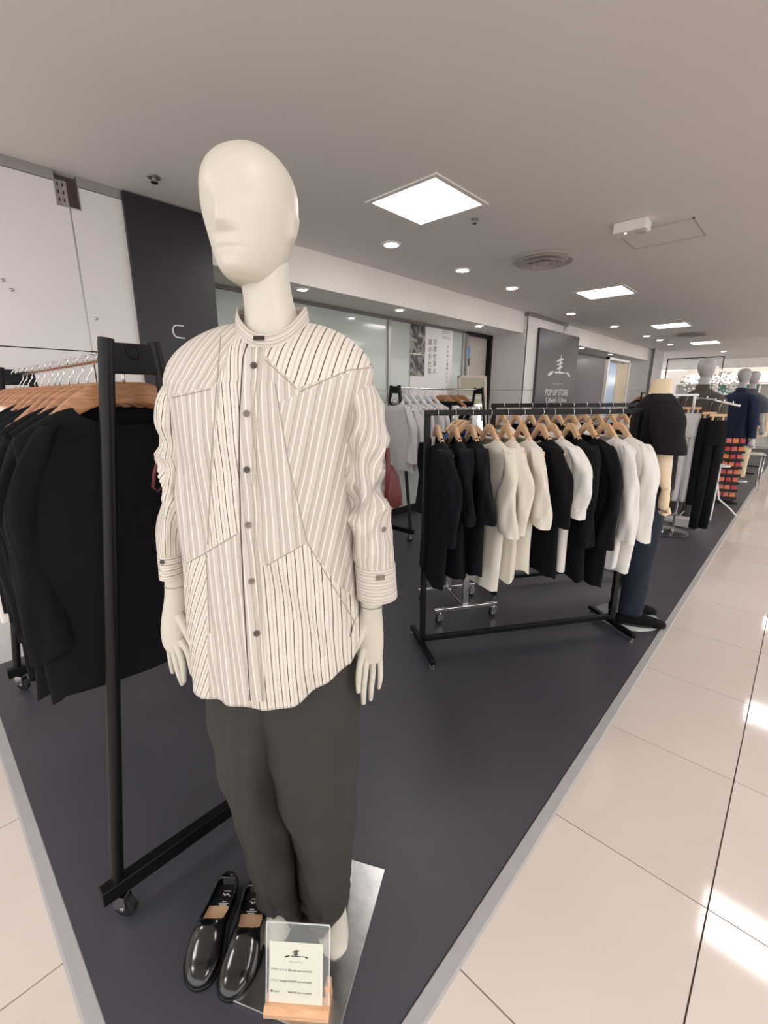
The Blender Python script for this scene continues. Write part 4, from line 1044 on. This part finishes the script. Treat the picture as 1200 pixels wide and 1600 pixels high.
# standing mirror by the door
mi = thing('standing_mirror', 'standing mirror with pale frame beside the doorway', 'mirror', (-3.2, 4.97, .006), R(-35))
tl = Matrix.Rotation(R(-7), 4, 'Y')
MB().span((-.01, -.02, .05), (.012, .30, 1.66)).xf(tl).build('mirror_glass', mat('mirror_silver', (226, 232, 218), .03, metal=1.0, var=.02), mi)
m = MB(); m.span((-.02, -.05, .03), (.02, -.02, 1.69)).span((-.02, .30, .03), (.02, .34, 1.69)).span((-.02, -.05, 1.66), (.02, .34, 1.69)).span((-.02, -.05, .03), (.02, .34, .06)); m.xf(tl)
m.build('frame', mat('mirror_frame', (196, 182, 172), .4), mi)
MB().span((.013, -.05, 1.40), (.02, .32, 1.425)).xf(tl).build('cross_bar', M_ALU, mi)
m = MB(); m.bar((-.1, 0, 1.3), (-.32, .0, 0), .02).bar((-.1, .28, 1.3), (-.32, .28, 0), .02); m.build('rear_leg', M_ALU, mi)

# black shoes in front of the base
M_LEATH = mat('black_polished_leather', (14, 13, 15), .16, var=.2, coat=.5)
M_SOLE = mat('black_sole', (12, 11, 12), .45)
def shoe(toe, heel, lab, side):
    d = heel - toe; L = d.length * 1.03; ang = math.atan2(-d.y, -d.x)    # local +x toward toe
    t = thing('leather_shoe', lab, 'shoe', (heel.x, heel.y, .006), ang, 'pair of black slip-on shoes')
    wt = [(0, .022), (.03, .030), (.12, .036), (.28, .037), (.45, .041), (.62, .046), (.75, .0465), (.86, .040), (.94, .029), (.98, .018), (1.0, .005)]
    bend = lambda s: side * .010 * math.sin(math.pi * min(1, s)) * (1 if s > .4 else s / .4)
    # sole
    out = []
    for i in range(41):
        s = i / 40; w_, = sinterp(wt, s); out.append((s * L, bend(s) + w_ + .004))
    for i in range(40, -1, -1):
        s = i / 40; w_, = sinterp(wt, s); out.append((s * L, bend(s) - w_ - .004))
    rings = []
    for e, z in ((.99, .0), (1.0, .003), (1.0, .010), (.985, .012)):
        cx = sum(p[0] for p in out) / len(out)
        rings.append([Vector((cx + (p[0] - cx) * e, p[1] * e, z)) for p in out])
    MB().loft(rings, True, True, True).build('sole', M_SOLE, t, True, 40)
    MB().span((0, -.028, -.0), (.07, .028, .014)).build('heel_block', M_SOLE, t, bevel=.004)
    # upper as a fine surface with an opening
    ht = [(0, .064), (.06, .068), (.2, .058), (.35, .054), (.46, .060), (.56, .062), (.68, .050), (.8, .040), (.9, .034), (.97, .026), (1.0, .014)]
    G = []; NX, NQ = 90, 56
    for i in range(NX + 1):
        s = i / NX; w_, = sinterp(wt, s); h, = sinterp(ht, s); row = []
        for j in range(NQ + 1):
            q = -1 + 2 * j / NQ
            a = (q + 1) / 2 * math.pi
            y = -w_ * spow(math.cos(a), .72); z = .011 + (h - .011) * abs(math.sin(a)) ** .62
            row.append(Vector((s * L, bend(s) + y, z)))
        G.append(row)
    def inside(s, q):
        if s < .085 or s > .50: return False
        k = (s - .085) / .415; wid = .66 * math.sin(math.pi * min(1, k * .62 + .22)) ** .6 if k < .9 else .66 * math.sqrt(max(0, 1 - ((k - .5) / .5) ** 4))
        return abs(q) < wid
    mb = MB(); n = NQ + 1
    for row in G: mb.v += row
    for i in range(NX):
        for j in range(NQ):
            if not inside((i + .5) / NX, -1 + 2 * (j + .5) / NQ): mb.f.append([i*n + j, i*n + j + 1, (i+1)*n + j + 1, (i+1)*n + j])
    up = mb.build('upper', M_LEATH, t, True)
    sd = up.modifiers.new('solid', 'SOLIDIFY'); sd.thickness = .003; sd.offset = -1
    ins = []
    for i in range(21):
        s = .03 + .62 * i / 20; w_, = sinterp(wt, s); ins.append((s * L, bend(s) + w_ * .9))
    for i in range(20, -1, -1):
        s = .03 + .62 * i / 20; w_, = sinterp(wt, s); ins.append((s * L, bend(s) - w_ * .9))
    mb = MB(); mb.v = [Vector((p[0], p[1], .020)) for p in ins]; mb.f = [list(range(len(ins)))]
    io = mb.build('insole', mat('black_insole', (18, 16, 20), .5), t)
    mb = MB(); ins2 = []
    for s in (.27, .34, .42, .5): w_, = sinterp(wt, s); ins2.append((s * L, bend(s) + w_ * .85))
    for s in (.5, .42, .34, .27): w_, = sinterp(wt, s); ins2.append((s * L, bend(s) - w_ * .85))
    mb.v = [Vector((p[0], p[1], .0225)) for p in ins2]; mb.f = [list(range(len(ins2)))]
    mb.build('lining_patch', mat('tan_lining', (216, 178, 138), .6), io)
    mp = MB()
    brush(mp, [(.030, -.012, .0008), (.036, -.004, .002), (.033, .004, .002), (.039, .012, .0008)], .0206)
    for x, wy in ((.025, .010), (.052, .006), (.057, .014), (.062, .010), (.067, .013)): brush(mp, [(x, -wy, .0012), (x, wy, .0012)], .0206)
    mp.build('insole_print', M_PRINTW, io, recalc=False)
    rim = [(.045 + .445 * k / 30) for k in range(31)]
    return t
shoe(onz(309, 1543, .012), onz(361, 1384, .012), 'left black leather slip-on shoe in front of the mannequin base', -1)
shoe(onz(358, 1560, .012), onz(403, 1396, .012), 'right black leather slip-on shoe beside the price card stand', 1)

# price card in acrylic holder on a small wooden stand
a = onz(411, 1592, .012); b_ = onz(513, 1600, .012); dx = (b_ - a); dx.z = 0; W = dx.length; dx.normalize()
dy = Vector((-dx.y, dx.x, 0))
ps = thing('price_stand', 'small pale wooden stand with acrylic holder and printed price card', 'card holder', (a.x, a.y, .0125), math.atan2(dx.y, dx.x))
WP = woodmat('stand_wood', (232, 186, 146), (214, 164, 124), 10)
poly = [(0, 0), (.060, 0), (.060, .012), (.030, .030), (.026, .018), (.020, .018), (.012, .020), (.0, .014)]
m = MB(); bb = len(m.v)
for x in (0, W):
    m.v += [Vector((x, p[0], p[1])) for p in poly]
n = len(poly); m.f += [list(range(n)), [n + i for i in range(n)][::-1]] + [[i, n + i, n + (i+1) % n, (i+1) % n] for i in range(n)]
m.build('wood_base', WP, ps, bevel=.0012)
MB().span((W - .012, .03, .01), (W, .055, .060)).build('wood_support', WP, ps, bevel=.0015)
lean = Matrix.Translation((0, .022, .014)) @ Matrix.Rotation(R(-14), 4, 'X')
AH, AW = .194, W * .985
m = MB().span((.001, -.0012, 0), (AW, .0012, AH)).xf(lean); ac = m.build('acrylic_sheet', M_GLASS, ps)
m = MB()
for p0, p1 in (((.001, 0, 0), (.001, 0, AH)), ((AW, 0, 0), (AW, 0, AH)), ((.001, 0, AH), (AW, 0, AH))): m.bar(p0, p1, .0022)
m.xf(lean).build('acrylic_edge', glassmat('acrylic_edge_mat', (245, 250, 250), .05, .55), ac)
cdm = MB().span((AW * .055, -.0022, .004), (AW * .90, -.0014, .150)).xf(lean).build('price_card', mat('card_stock', (222, 221, 206), .7, var=.01), ps)
CW0, CW1 = AW * .055, AW * .90; cxm = (CW0 + CW1) / 2
def onc(x, z): 
    o = lean @ Vector((x, -.0024, z)); x_ = lean.to_3x3() @ Vector((1, 0, 0)); y_ = lean.to_3x3() @ Vector((0, 0, 1)); return frame_mat(o, x_, y_)
logo('logo', M_PRINTK, cdm, onc(cxm, .118), .027)
small_marks(M_PRINTK, cdm, onc(cxm, .104), .034)
for k, (l_, r_) in enumerate((('デザインシャツ', '¥39,600 (tax included)'), ('パンツ (beige)', '¥30,800 (tax included)'), ('靴 (uni)', '¥44,000 (tax included)'))):
    text(l_, .0068, M_PRINTK, cdm, onc(CW0 + .004, .083 - .026 * k), align='LEFT', thick=.0001)
    text(r_, .0062, M_PRINTK, cdm, onc(CW0 + .046, .083 - .026 * k), align='LEFT', thick=.0001)
# ================================================================== RIGHT AND FAR SIDE
def ring_at(c, rx, ry, n=40, e=1.0): return [Vector((c[0] + rx * spow(math.cos(a), e), c[1] + ry * spow(math.sin(a), e), c[2])) for a in (2*math.pi*k/n for k in range(n))]
def loft_tab(tab, N, n=40, e=1.0, fold=None):
    rings = []
    for i in range(N):
        t = lerp(tab[0][0], tab[-1][0], i / (N - 1)); x, y, z, rx, ry = sinterp(tab, t)
        r = ring_at((x, y, z), rx, ry, n, e)
        if fold: r = [Vector((x, y, z)) + (p - Vector((x, y, z))) * fold(2*math.pi*k/n, i / (N - 1)) for k, p in enumerate(r)]
        rings.append(r)
    return rings
def fist(parent, p, m, s=1.0, d=(0, 0, -1)):
    mb = MB(); p = Vector(p)
    mb.loft([ring_at(p + Vector((0, 0, -z * s)), rx * s, ry * s, 16) for z, rx, ry in ((-.03, .022, .02), (0, .024, .019), (.025, .036, .022), (.055, .040, .022), (.08, .036, .018), (.086, .02, .01))], True, True, True)
    for k in range(4):
        x = -.027 + .018 * k
        mb.tube([p + Vector((x, -.012, -.07)) * s, p + Vector((x, -.022, -.098)) * s, p + Vector((x, -.008, -.112 + .005 * abs(k - 1.5))) * s, p + Vector((x, .008, -.104)) * s], [.0098 * s, .0095 * s, .009 * s, .0075 * s], 10)
    mb.tube([p + Vector((.03, -.005, -.03)) * s, p + Vector((.044, -.018, -.058)) * s, p + Vector((.036, -.028, -.085)) * s], [.011 * s, .010 * s, .0075 * s], 10)
    return mb.build('hand', m, parent, True)
def dress_form(base, rz, label, coat_m, hem, legs_m, head=True, head_m=None, skin=K_SKIN, half_sleeve=False, width=.22, S=1.0, collar=True, base_disc=True, open_front=False, name='mannequin', coatlabel=None, shoes=False):
    t = thing(name, label, 'mannequin', base, rz)
    fo = lambda a, q: 1 + .05 * q * math.sin(5 * a + 3 * q) + .025 * math.sin(9 * a - 4 * q)
    tab = [(0, 0, 0, 1.50, .060, .055), (.06, 0, 0, 1.475, .11, .075), (.12, 0, 0, 1.445, width * .86, .095), (.2, 0, .0, 1.38, width, .115), (.45, 0, 0, lerp(1.38, hem, .35), width * .98, .125), (1, 0, 0, hem, width * 1.05, .14)]
    co = MB().loft(loft_tab(tab, 50, 48, .85, fo), True, False, True).build('coat' if hem < .8 else 'top', coat_m, t, True)
    if coatlabel: co['label'] = coatlabel
    slen = .255 if half_sleeve else .60
    for sd in (-1, 1):
        aw = .085 if half_sleeve else .058
        tab = [(0, sd * (width - .05), 0, 1.44, .05, .07), (.2, sd * (width + .01), 0, 1.36, aw, .085), (.6, sd * (width + .045), -.01, 1.40 - slen * .6, aw * 1.02, .08 if half_sleeve else .062), (1, sd * (width + .06), -.02, 1.42 - slen, aw * (1.08 if half_sleeve else .85), .08 if half_sleeve else .052)]
        MB().loft(loft_tab(tab, 30, 28, 1, lambda a, q: 1 + .05 * math.sin(3 * a + 9 * q)), True, True, True).build('sleeve', coat_m, co, True)
        hz = .935 if half_sleeve else .80; hxx = sd * (width + .065)
        MB().loft(loft_tab([(0, sd * (width + .03), 0, 1.30, .04, .042), (.5, sd * (width + .05), -.01, 1.06, .038, .038), (1, hxx, -.03, hz + .02, .024, .022)], 24, 20), True, True, True).build('arm', skin, t, True)
        fist(t, (hxx, -.03, hz), skin, 1.15)
    if collar: MB().loft([ring_at((0, .0, 1.49), .07, .064), ring_at((0, .008, 1.545), .062, .06), ring_at((0, .01, 1.54), .055, .052), ring_at((0, 0, 1.49), .06, .054)]).build('collar', coat_m, co, True)
    MB().loft(loft_tab([(0, 0, 0, 1.44, .085, .07), (.3, 0, 0, 1.505, .060, .058), (.6, 0, -.005, 1.57, .050, .052), (1, 0, -.01, 1.63 if head else 1.585, .047, .05)], 20, 28), True, True, True).build('neck', head_m or skin, t, True)
    if head:
        MB().loft([[Vector((wv * math.cos(a), -.01 - (fv if math.sin(a) > 0 else bv) * math.sin(a), 1.60 + .225 * q)) for a in (2*math.pi*k/32 for k in range(32))] for q, (wv, fv, bv) in ((i / 34, sinterp(htab, i / 34)) for i in range(35))], True, True, True).build('head', head_m or skin, t, True)
    if legs_m:
        lg = MB()
        for sd in (-1, 1):
            lg.loft(loft_tab([(0, sd * .075, 0, hem + .15, .10, .11), (.3, sd * .085, 0, .62, .082, .09), (.7, sd * .09, .005, .30, .068, .074), (1, sd * .092, .01, .085, .066, .07)], 40, 32, 1, lambda a, q: 1 + .04 * math.sin(4 * a + 12 * q) * q), True, True, True)
        lg.build('trousers', legs_m, t, True)
    if shoes:
        for sd in (-1, 1):
            rg = []
            for s, wv, hv in ((0, .02, .05), (.08, .036, .075), (.3, .038, .08), (.55, .044, .065), (.8, .048, .045), (.94, .035, .032), (1, .008, .02)):
                rg.append([Vector((sd * .095 + wv * math.cos(a), .09 - .29 * s, .013 + hv * max(0, math.sin(a)) ** .7)) for a in (2*math.pi*k/24 for k in range(24))])
            sh = MB().loft(rg, True, True, True).build('shoe', K_BLACK, t, True)
            MB().loft([[Vector((sd * .095 + (wv + .005) * math.cos(a), .092 - .296 * s, z)) for s, wv in ((0, .02), (0, .02))][:1] * 1 for z in (0,) for a in (0,)] if False else [[Vector((sd * .095 + .050 * math.cos(a), -.055 + .150 * math.sin(a), z)) for a in (2*math.pi*k/28 for k in range(28))] for z in (.006, .024)], True, True, True).build('sole', M_SOLE, sh)
    if base_disc:
        MB().lathe([(0, 0), (.19, 0), (.195, .004), (.19, .008), (0, .008)], 48).build('base_disc', mat('frost_glass_disc', (186, 190, 188), .12, var=.02, coat=.4), t, True, 40)
        MB().cyl((.02, .06, .008), (.02, .06, .7), .011).build('support_rod', M_CHROME, t, True)
    return t
B2 = Vector((-.655, 3.06, .006))
dress_form(B2, R(118), 'headless cream mannequin in black boxy top and dark jeans', K_NAVY if False else mat('black_jersey', (25, 22, 26), .9, var=.1, spec=.25), .93, K_JEAN, head=False, half_sleeve=True, collar=False, width=.185, shoes=True).scale = (1, 1, .955)
M_GHEAD = mat('pale_grey_plastic', (176, 172, 172), .4, var=.02)
dress_form(Vector((-.90, 6.1, .006)), R(150), 'pale grey headed mannequin in long taupe-brown coat', K_BROWN, .42, K_BROWN, head=True, head_m=M_GHEAD, skin=M_GHEAD, width=.205)
dress_form(Vector((-.80, 8.7, .006)), R(150), 'far mannequin in long navy blue coat', K_BLUE, .70, K_BLUE, head=True, head_m=M_GHEAD, skin=M_WHITE, width=.205)
dress_form(Vector((-.76, 9.75, .006)), R(150), 'farthest mannequin in a grey short-sleeved top', mat('slate_cloth', (78, 82, 92), .8), .95, K_TAN, head=True, head_m=M_GHEAD, skin=M_GHEAD, half_sleeve=True, width=.19)

# chrome two-arm rack with grey and dark trousers
SB = Vector((-.955, 5.45, .006))
t = thing('spinner_rack', 'chrome two-post rack on a round base with grey trousers', 'clothes rack', SB)
MB().lathe([(0, 0), (.24, 0), (.245, .006), (.23, .012), (0, .012)], 44).build('base_disc', mat('dark_glass_disc', (70, 70, 74), .15, coat=.4), t, True, 40)
for x in (-.10, .10): MB().span((x - .012, -.012, .012), (x + .012, .012, 1.42)).build('upright', M_CHROME, t, bevel=.002)
MB().span((-.13, -.012, 1.42), (.13, .012, 1.442)).build('top_bar', M_CHROME, t, bevel=.002)
MB().span((-.16, -.12, .22), (.16, .12, .24)).build('shelf', M_STEEL, t, bevel=.002)
for sd, x1 in ((-1, .34), (1, .47)):
    ar = MB().tube([(sd * .10, 0, 1.40), (sd * .22, 0, 1.392), (sd * x1, 0, 1.33)], .010, 12).build('arm', M_CHROME, t, True)
    for k in range(4): MB().lathe([(0, .0), (.006, 0), (.006, .022), (0, .024)], 10, (sd * (.20 + .07 * k * x1 / .47), 0, 1.395 - .015 * k)).build('peg', M_CHROME, ar, True, 40)
def trx(px, Y): d = ray(px, 700); return (d * (Y / d.y)).x
for px, rz, lab, m, L, wd in ((1073, 10, 'pale grey trousers on the chrome two-post rack', K_LGREY, .99, .075), (1060, 30, 'dark denim jeans on the chrome two-post rack', K_JEAN, .98, .075),
        (1044, 40, 'slate trousers at the left of the chrome two-post rack', mat('slate_cloth', (78, 82, 92), .8), .95, .09),
        (1099, 40, 'short black trousers hung on the chrome rack arm', K_BLACK, .96, .075), (1113, 40, 'long wide black trousers at the end of the chrome rack arm', K_BLACK, 1.18, .09)):
    X = trx(px, 5.45); dx = abs(X - SB.x)
    z = .006 + (1.442 if dx < .12 else (interp([(.10, 1.41), (.22, 1.402), (.47, 1.34)], dx)[0])) + .004
    hung_trousers((X, 5.45, z - .10), R(rz), lab, m, 'trousers on the chrome two-post rack', L=L, wd=wd, seed=int(px))
    hang(PH_C, (X, 5.45, z), R(rz), 'clip hanger above the ' + lab, 'clip hangers on the chrome two-post rack', wd * .9 / .10)
# stack of white boxes / sandals under the spinner
o = MB().box((0, 0, .05), (.22, .16, .09)).build('shoe_box', M_WHITE, None, bevel=.004); o.location = (-.80, 5.85, .006); tag(o, 'white shoe box on the mat behind the spinner rack', 'box')
# snack packet stand
cs = thing('packet_stand', 'tall black wire stand with tiers of red snack packets', 'display stand', (-.66, 7.6, .006), R(20))
MB().span((-.13, -.10, 0), (.13, .10, .02)).build('stand_base', M_BLACKM, cs)
for x in (-.12, .12): MB().span((x - .006, .085, .02), (x + .006, .097, 0.90)).build('stand_post', M_BLACKM, cs)
rnd = random.Random(5)
REDS = [mat('packet_red', (176, 40, 38), .4, var=.25, scale=40), mat('packet_pink', (206, 96, 84), .4, var=.25, scale=40), mat('packet_orange', (214, 116, 62), .4, var=.25, scale=40)]
Rc = Matrix.Translation((-.66, 7.6, .006)) @ Matrix.Rotation(R(20), 4, 'Z')
pk = MB().box((0, 0, 0), (.062, .03, .078)).build('snack_packet', None, None, bevel=.004); pk_me = pk.data; bpy.data.objects.remove(pk)
tier = ['lowest', 'second', 'third', 'fourth', 'fifth', 'sixth', 'seventh', 'top']; pos = ['left', 'centre', 'right']
for k in range(8):
    z = .07 + .104 * k
    MB().span((-.12, -.05, z - .012), (.12, .09, z - .004)).build('shelf', M_BLACKM, cs)
    MB().span((-.12, -.055, z - .012), (.12, -.05, z + .02)).build('shelf_lip', M_BLACKM, cs)
    for j in range(3):
        me = pk_me.copy(); me.materials.append(REDS[(k + j) % 3])
        o = bpy.data.objects.new('snack_packet', me); col.objects.link(o); o.matrix_world = Rc @ Matrix.Translation((-.075 + .075 * j, -.018, z + .040)) @ Matrix.Rotation(R(-8), 4, 'X')
        bv = o.modifiers.new('b', 'BEVEL'); bv.width = .006; bv.segments = 2
        tag(o, 'red snack packet at the %s of the %s tier of the packet stand' % (pos[j], tier[k]), 'packet', 'red snack packets on the stand')
cs2 = thing('packet_stand', 'low black counter tray of red packets left of the tall packet stand', 'display stand', (-.98, 7.45, .006), R(20))
for k in range(3):
    z = .28 + .13 * k; MB().span((-.12, -.05, z - .012), (.12, .09, z)).build('shelf', M_BLACKM, cs2); MB().span((-.11, -.035, z), (.11, .0, z + .09)).build('packet_row', REDS[k % 3], cs2, bevel=.004)
for x in (-.115, .115): MB().span((x - .006, .08, 0), (x + .006, .09, .72)).build('stand_post', M_BLACKM, cs2)
MB().span((-.13, -.1, 0), (.13, .1, .015)).build('stand_base', M_BLACKM, cs2)
# white bent-tube stand legs
ws = thing('tube_stand', 'white bent tube stand on the mat edge by the red packets', 'stand', (-.66, 6.55, .006), R(15))
M_WT = mat('white_tube', (232, 230, 228), .3, var=.02)
for q in (20, 140, 260):
    MB().tube([(0, 0, .42), (.05 * math.cos(R(q)), .05 * math.sin(R(q)), .22), (.20 * math.cos(R(q)), .20 * math.sin(R(q)), .10), (.28 * math.cos(R(q)), .28 * math.sin(R(q)), .012)], .011, 10).build('leg', M_WT, ws, True)
MB().cyl((0, 0, .38), (0, 0, .62), .012).build('post', M_WT, ws, True)
MB().lathe([(0, .62), (.10, .62), (.10, .635), (0, .635)], 24).build('tray', M_WT, ws, True, 40)
# glass side table farther on
gt = thing('side_table', 'small glass topped chrome side table beyond the packet stand', 'table', (-.60, 9.0, .006), R(10))
MB().span((-.22, -.16, .55), (.22, .16, .562)).build('table_top', mat('pale_glass_top', (214, 220, 216), .08, coat=.3), gt)
for x in (-.2, .2):
    for y in (-.14, .14): MB().cyl((x, y, 0), (x, y, .55), .008, 10).build('leg', M_CHROME, gt, True)
# tan garments on a far black rack at the right edge
trestle_rack('garment_rack', 'far black square-tube rack with tan and cream tops', (-.75, 10.6, .006), R(90), 1.2, H=1.45, group='black square-tube clothes racks')
for k in range(6):
    p = Vector((-.75, 10.75 + .17 * k, 1.455))
    hang(PH_L, p, R(-6), '%s hanger on the far tan rack' % ordw[k].replace('nearest', 'first'), 'hangers on the far tan rack')
    garment(p, R(-6), 'blouse', '%s tan or cream top on the far rack' % ordw[k].replace('nearest', 'first'), 'top', (K_TAN, K_CREAM, K_WHITE)[k % 3], 'clothes on the far tan rack', sw=.2, L=.75, hemw=.24, sl=.45, seed=200 + k)
# fitting booth behind the dark sign
fb = thing('fitting_booth', 'grey fitting booth with pale blue panel and beige curtain', 'fitting room', (-2.75, 8.7, .006))
M_BOOTH = mat('booth_mauve', (186, 178, 184), .5, var=.03)
MB().span((-.75, 0, 0), (.0, .03, 2.06)).build('side_panel', M_BOOTH, fb)
MB().span((-.02, -.01, 0), (.03, .045, 2.09)).build('post', M_SOFF, fb)
MB().span((-.02, 1.25, 0), (.03, 1.30, 2.09)).build('post', M_SOFF, fb)
MB().span((-.02, -.01, 2.05), (.03, 1.3, 2.09)).build('header', M_SOFF, fb)
MB().span((-.01, .05, .1), (.01, .55, 2.0)).build('blue_panel', mat('pale_blue_panel', (176, 206, 232), .15, var=.03), fb)
cu = [];
for z in (.08, .5, 1.0, 1.5, 2.02):
    cu.append([Vector((.0 + .025 * math.sin(k * .9) * (1.1 - .2 * z), .58 + .62 * k / 60, z)) for k in range(61)])
c_ = MB().loft(cu, closed=False).build('curtain', mat('beige_curtain', (216, 200, 176), .8, var=.04), fb, True); s_ = c_.modifiers.new('s', 'SOLIDIFY'); s_.thickness = .003
# dark clothes rack by the far pier
trestle_rack('garment_rack', 'far black rack of dark jackets by the grey pier', (-2.55, 10.4, .006), R(90), 1.4, H=1.5, group='black square-tube clothes racks')
for k in range(7):
    p = Vector((-2.55, 10.52 + .19 * k, 1.505)); hang(PH_D, p, R(0), '%s hanger on the far dark rack' % ordw[k].replace('nearest', 'first'), 'hangers on the far dark rack')
    garment(p, 0, 'jacket', '%s dark jacket on the far rack by the pier' % ordw[k].replace('nearest', 'first'), 'jacket', K_BLACK if k % 3 else K_NAVY, 'jackets on the far dark rack', sw=.22, L=.75, hemw=.24, sl=.5, seed=220 + k)
# blossom branches, glass partition and shelves far behind
bl = thing('blossom_display', 'white blossom branches standing far behind the clothes', 'decoration', (-1.65, 12.2, .006))
rnd = random.Random(3); br = MB(); fl_ = MB()
for k in range(16):
    a = rnd.random() * 6.28; p = Vector((0, 0, .9)); pts = [p.copy()]
    for j in range(5):
        p = p + Vector((math.cos(a) * .10 + rnd.uniform(-.05, .05), math.sin(a) * .10 + rnd.uniform(-.05, .05), rnd.uniform(.08, .26))); pts.append(p.copy())
        for _ in range(5):
            c = p + Vector((rnd.uniform(-.09, .09), rnd.uniform(-.09, .09), rnd.uniform(-.09, .09))); r_ = rnd.uniform(.018, .036)
            fl_.lathe([(0, -r_), (r_ * .8, -r_ * .5), (r_, 0), (r_ * .8, r_ * .5), (0, r_)], 7, c)
    br.tube(pts, .006, 6)
br.build('branches', mat('branch_bark', (110, 96, 88), .8), bl, True); fo_ = fl_.build('blossoms', mat('blossom_white', (244, 238, 236), .7), bl, True); fo_['kind'] = 'stuff'
MB().lathe([(0, 0), (.16, 0), (.20, .4), (.16, .9), (.12, .9), (0, .88)], 28).build('vase', M_WHITE, bl, True, 40)
gp = thing('glass_partition', 'glass partition panel with thin black frame past the far pier', 'partition', (-2.2, 13.2, .006))
MB().span((-.55, -.006, 0), (.55, .006, 2.3)).build('pane', glassmat('partition_glass', (222, 236, 232), .03, .16), gp)
m = MB(); m.span((-.57, -.012, 0), (-.55, .012, 2.32)).span((.55, -.012, 0), (.57, .012, 2.32)).span((-.57, -.012, 2.3), (.57, .012, 2.32)); m.build('frame', M_BLACKM, gp)
for k, (x, y, rgb, lab) in enumerate(((-1.5, 15.6, (120, 196, 188), 'teal counter display far behind the blossoms'), (-.9, 16.4, (236, 226, 216), 'cream display shelf unit at the far end'), (-2.4, 15.2, (222, 214, 206), 'pale shelf unit past the glass partition'))):
    sh = thing('shelf_unit', lab, 'shelf', (x, y, .006), 0)
    for xx in (-.45, .43): MB().span((xx, -.18, 0), (xx + .02, .18, 1.75)).build('side', M_SOFF, sh)
    for zz in (.1, .55, 1.0, 1.4, 1.73): MB().span((-.43, -.18, zz), (.43, .18, zz + .02)).build('shelf', M_SOFF, sh)
    MB().span((-.43, .16, .1), (.43, .18, 1.73)).build('back_panel', mat('shelf_back_%d' % k, rgb, .5, var=.1), sh)
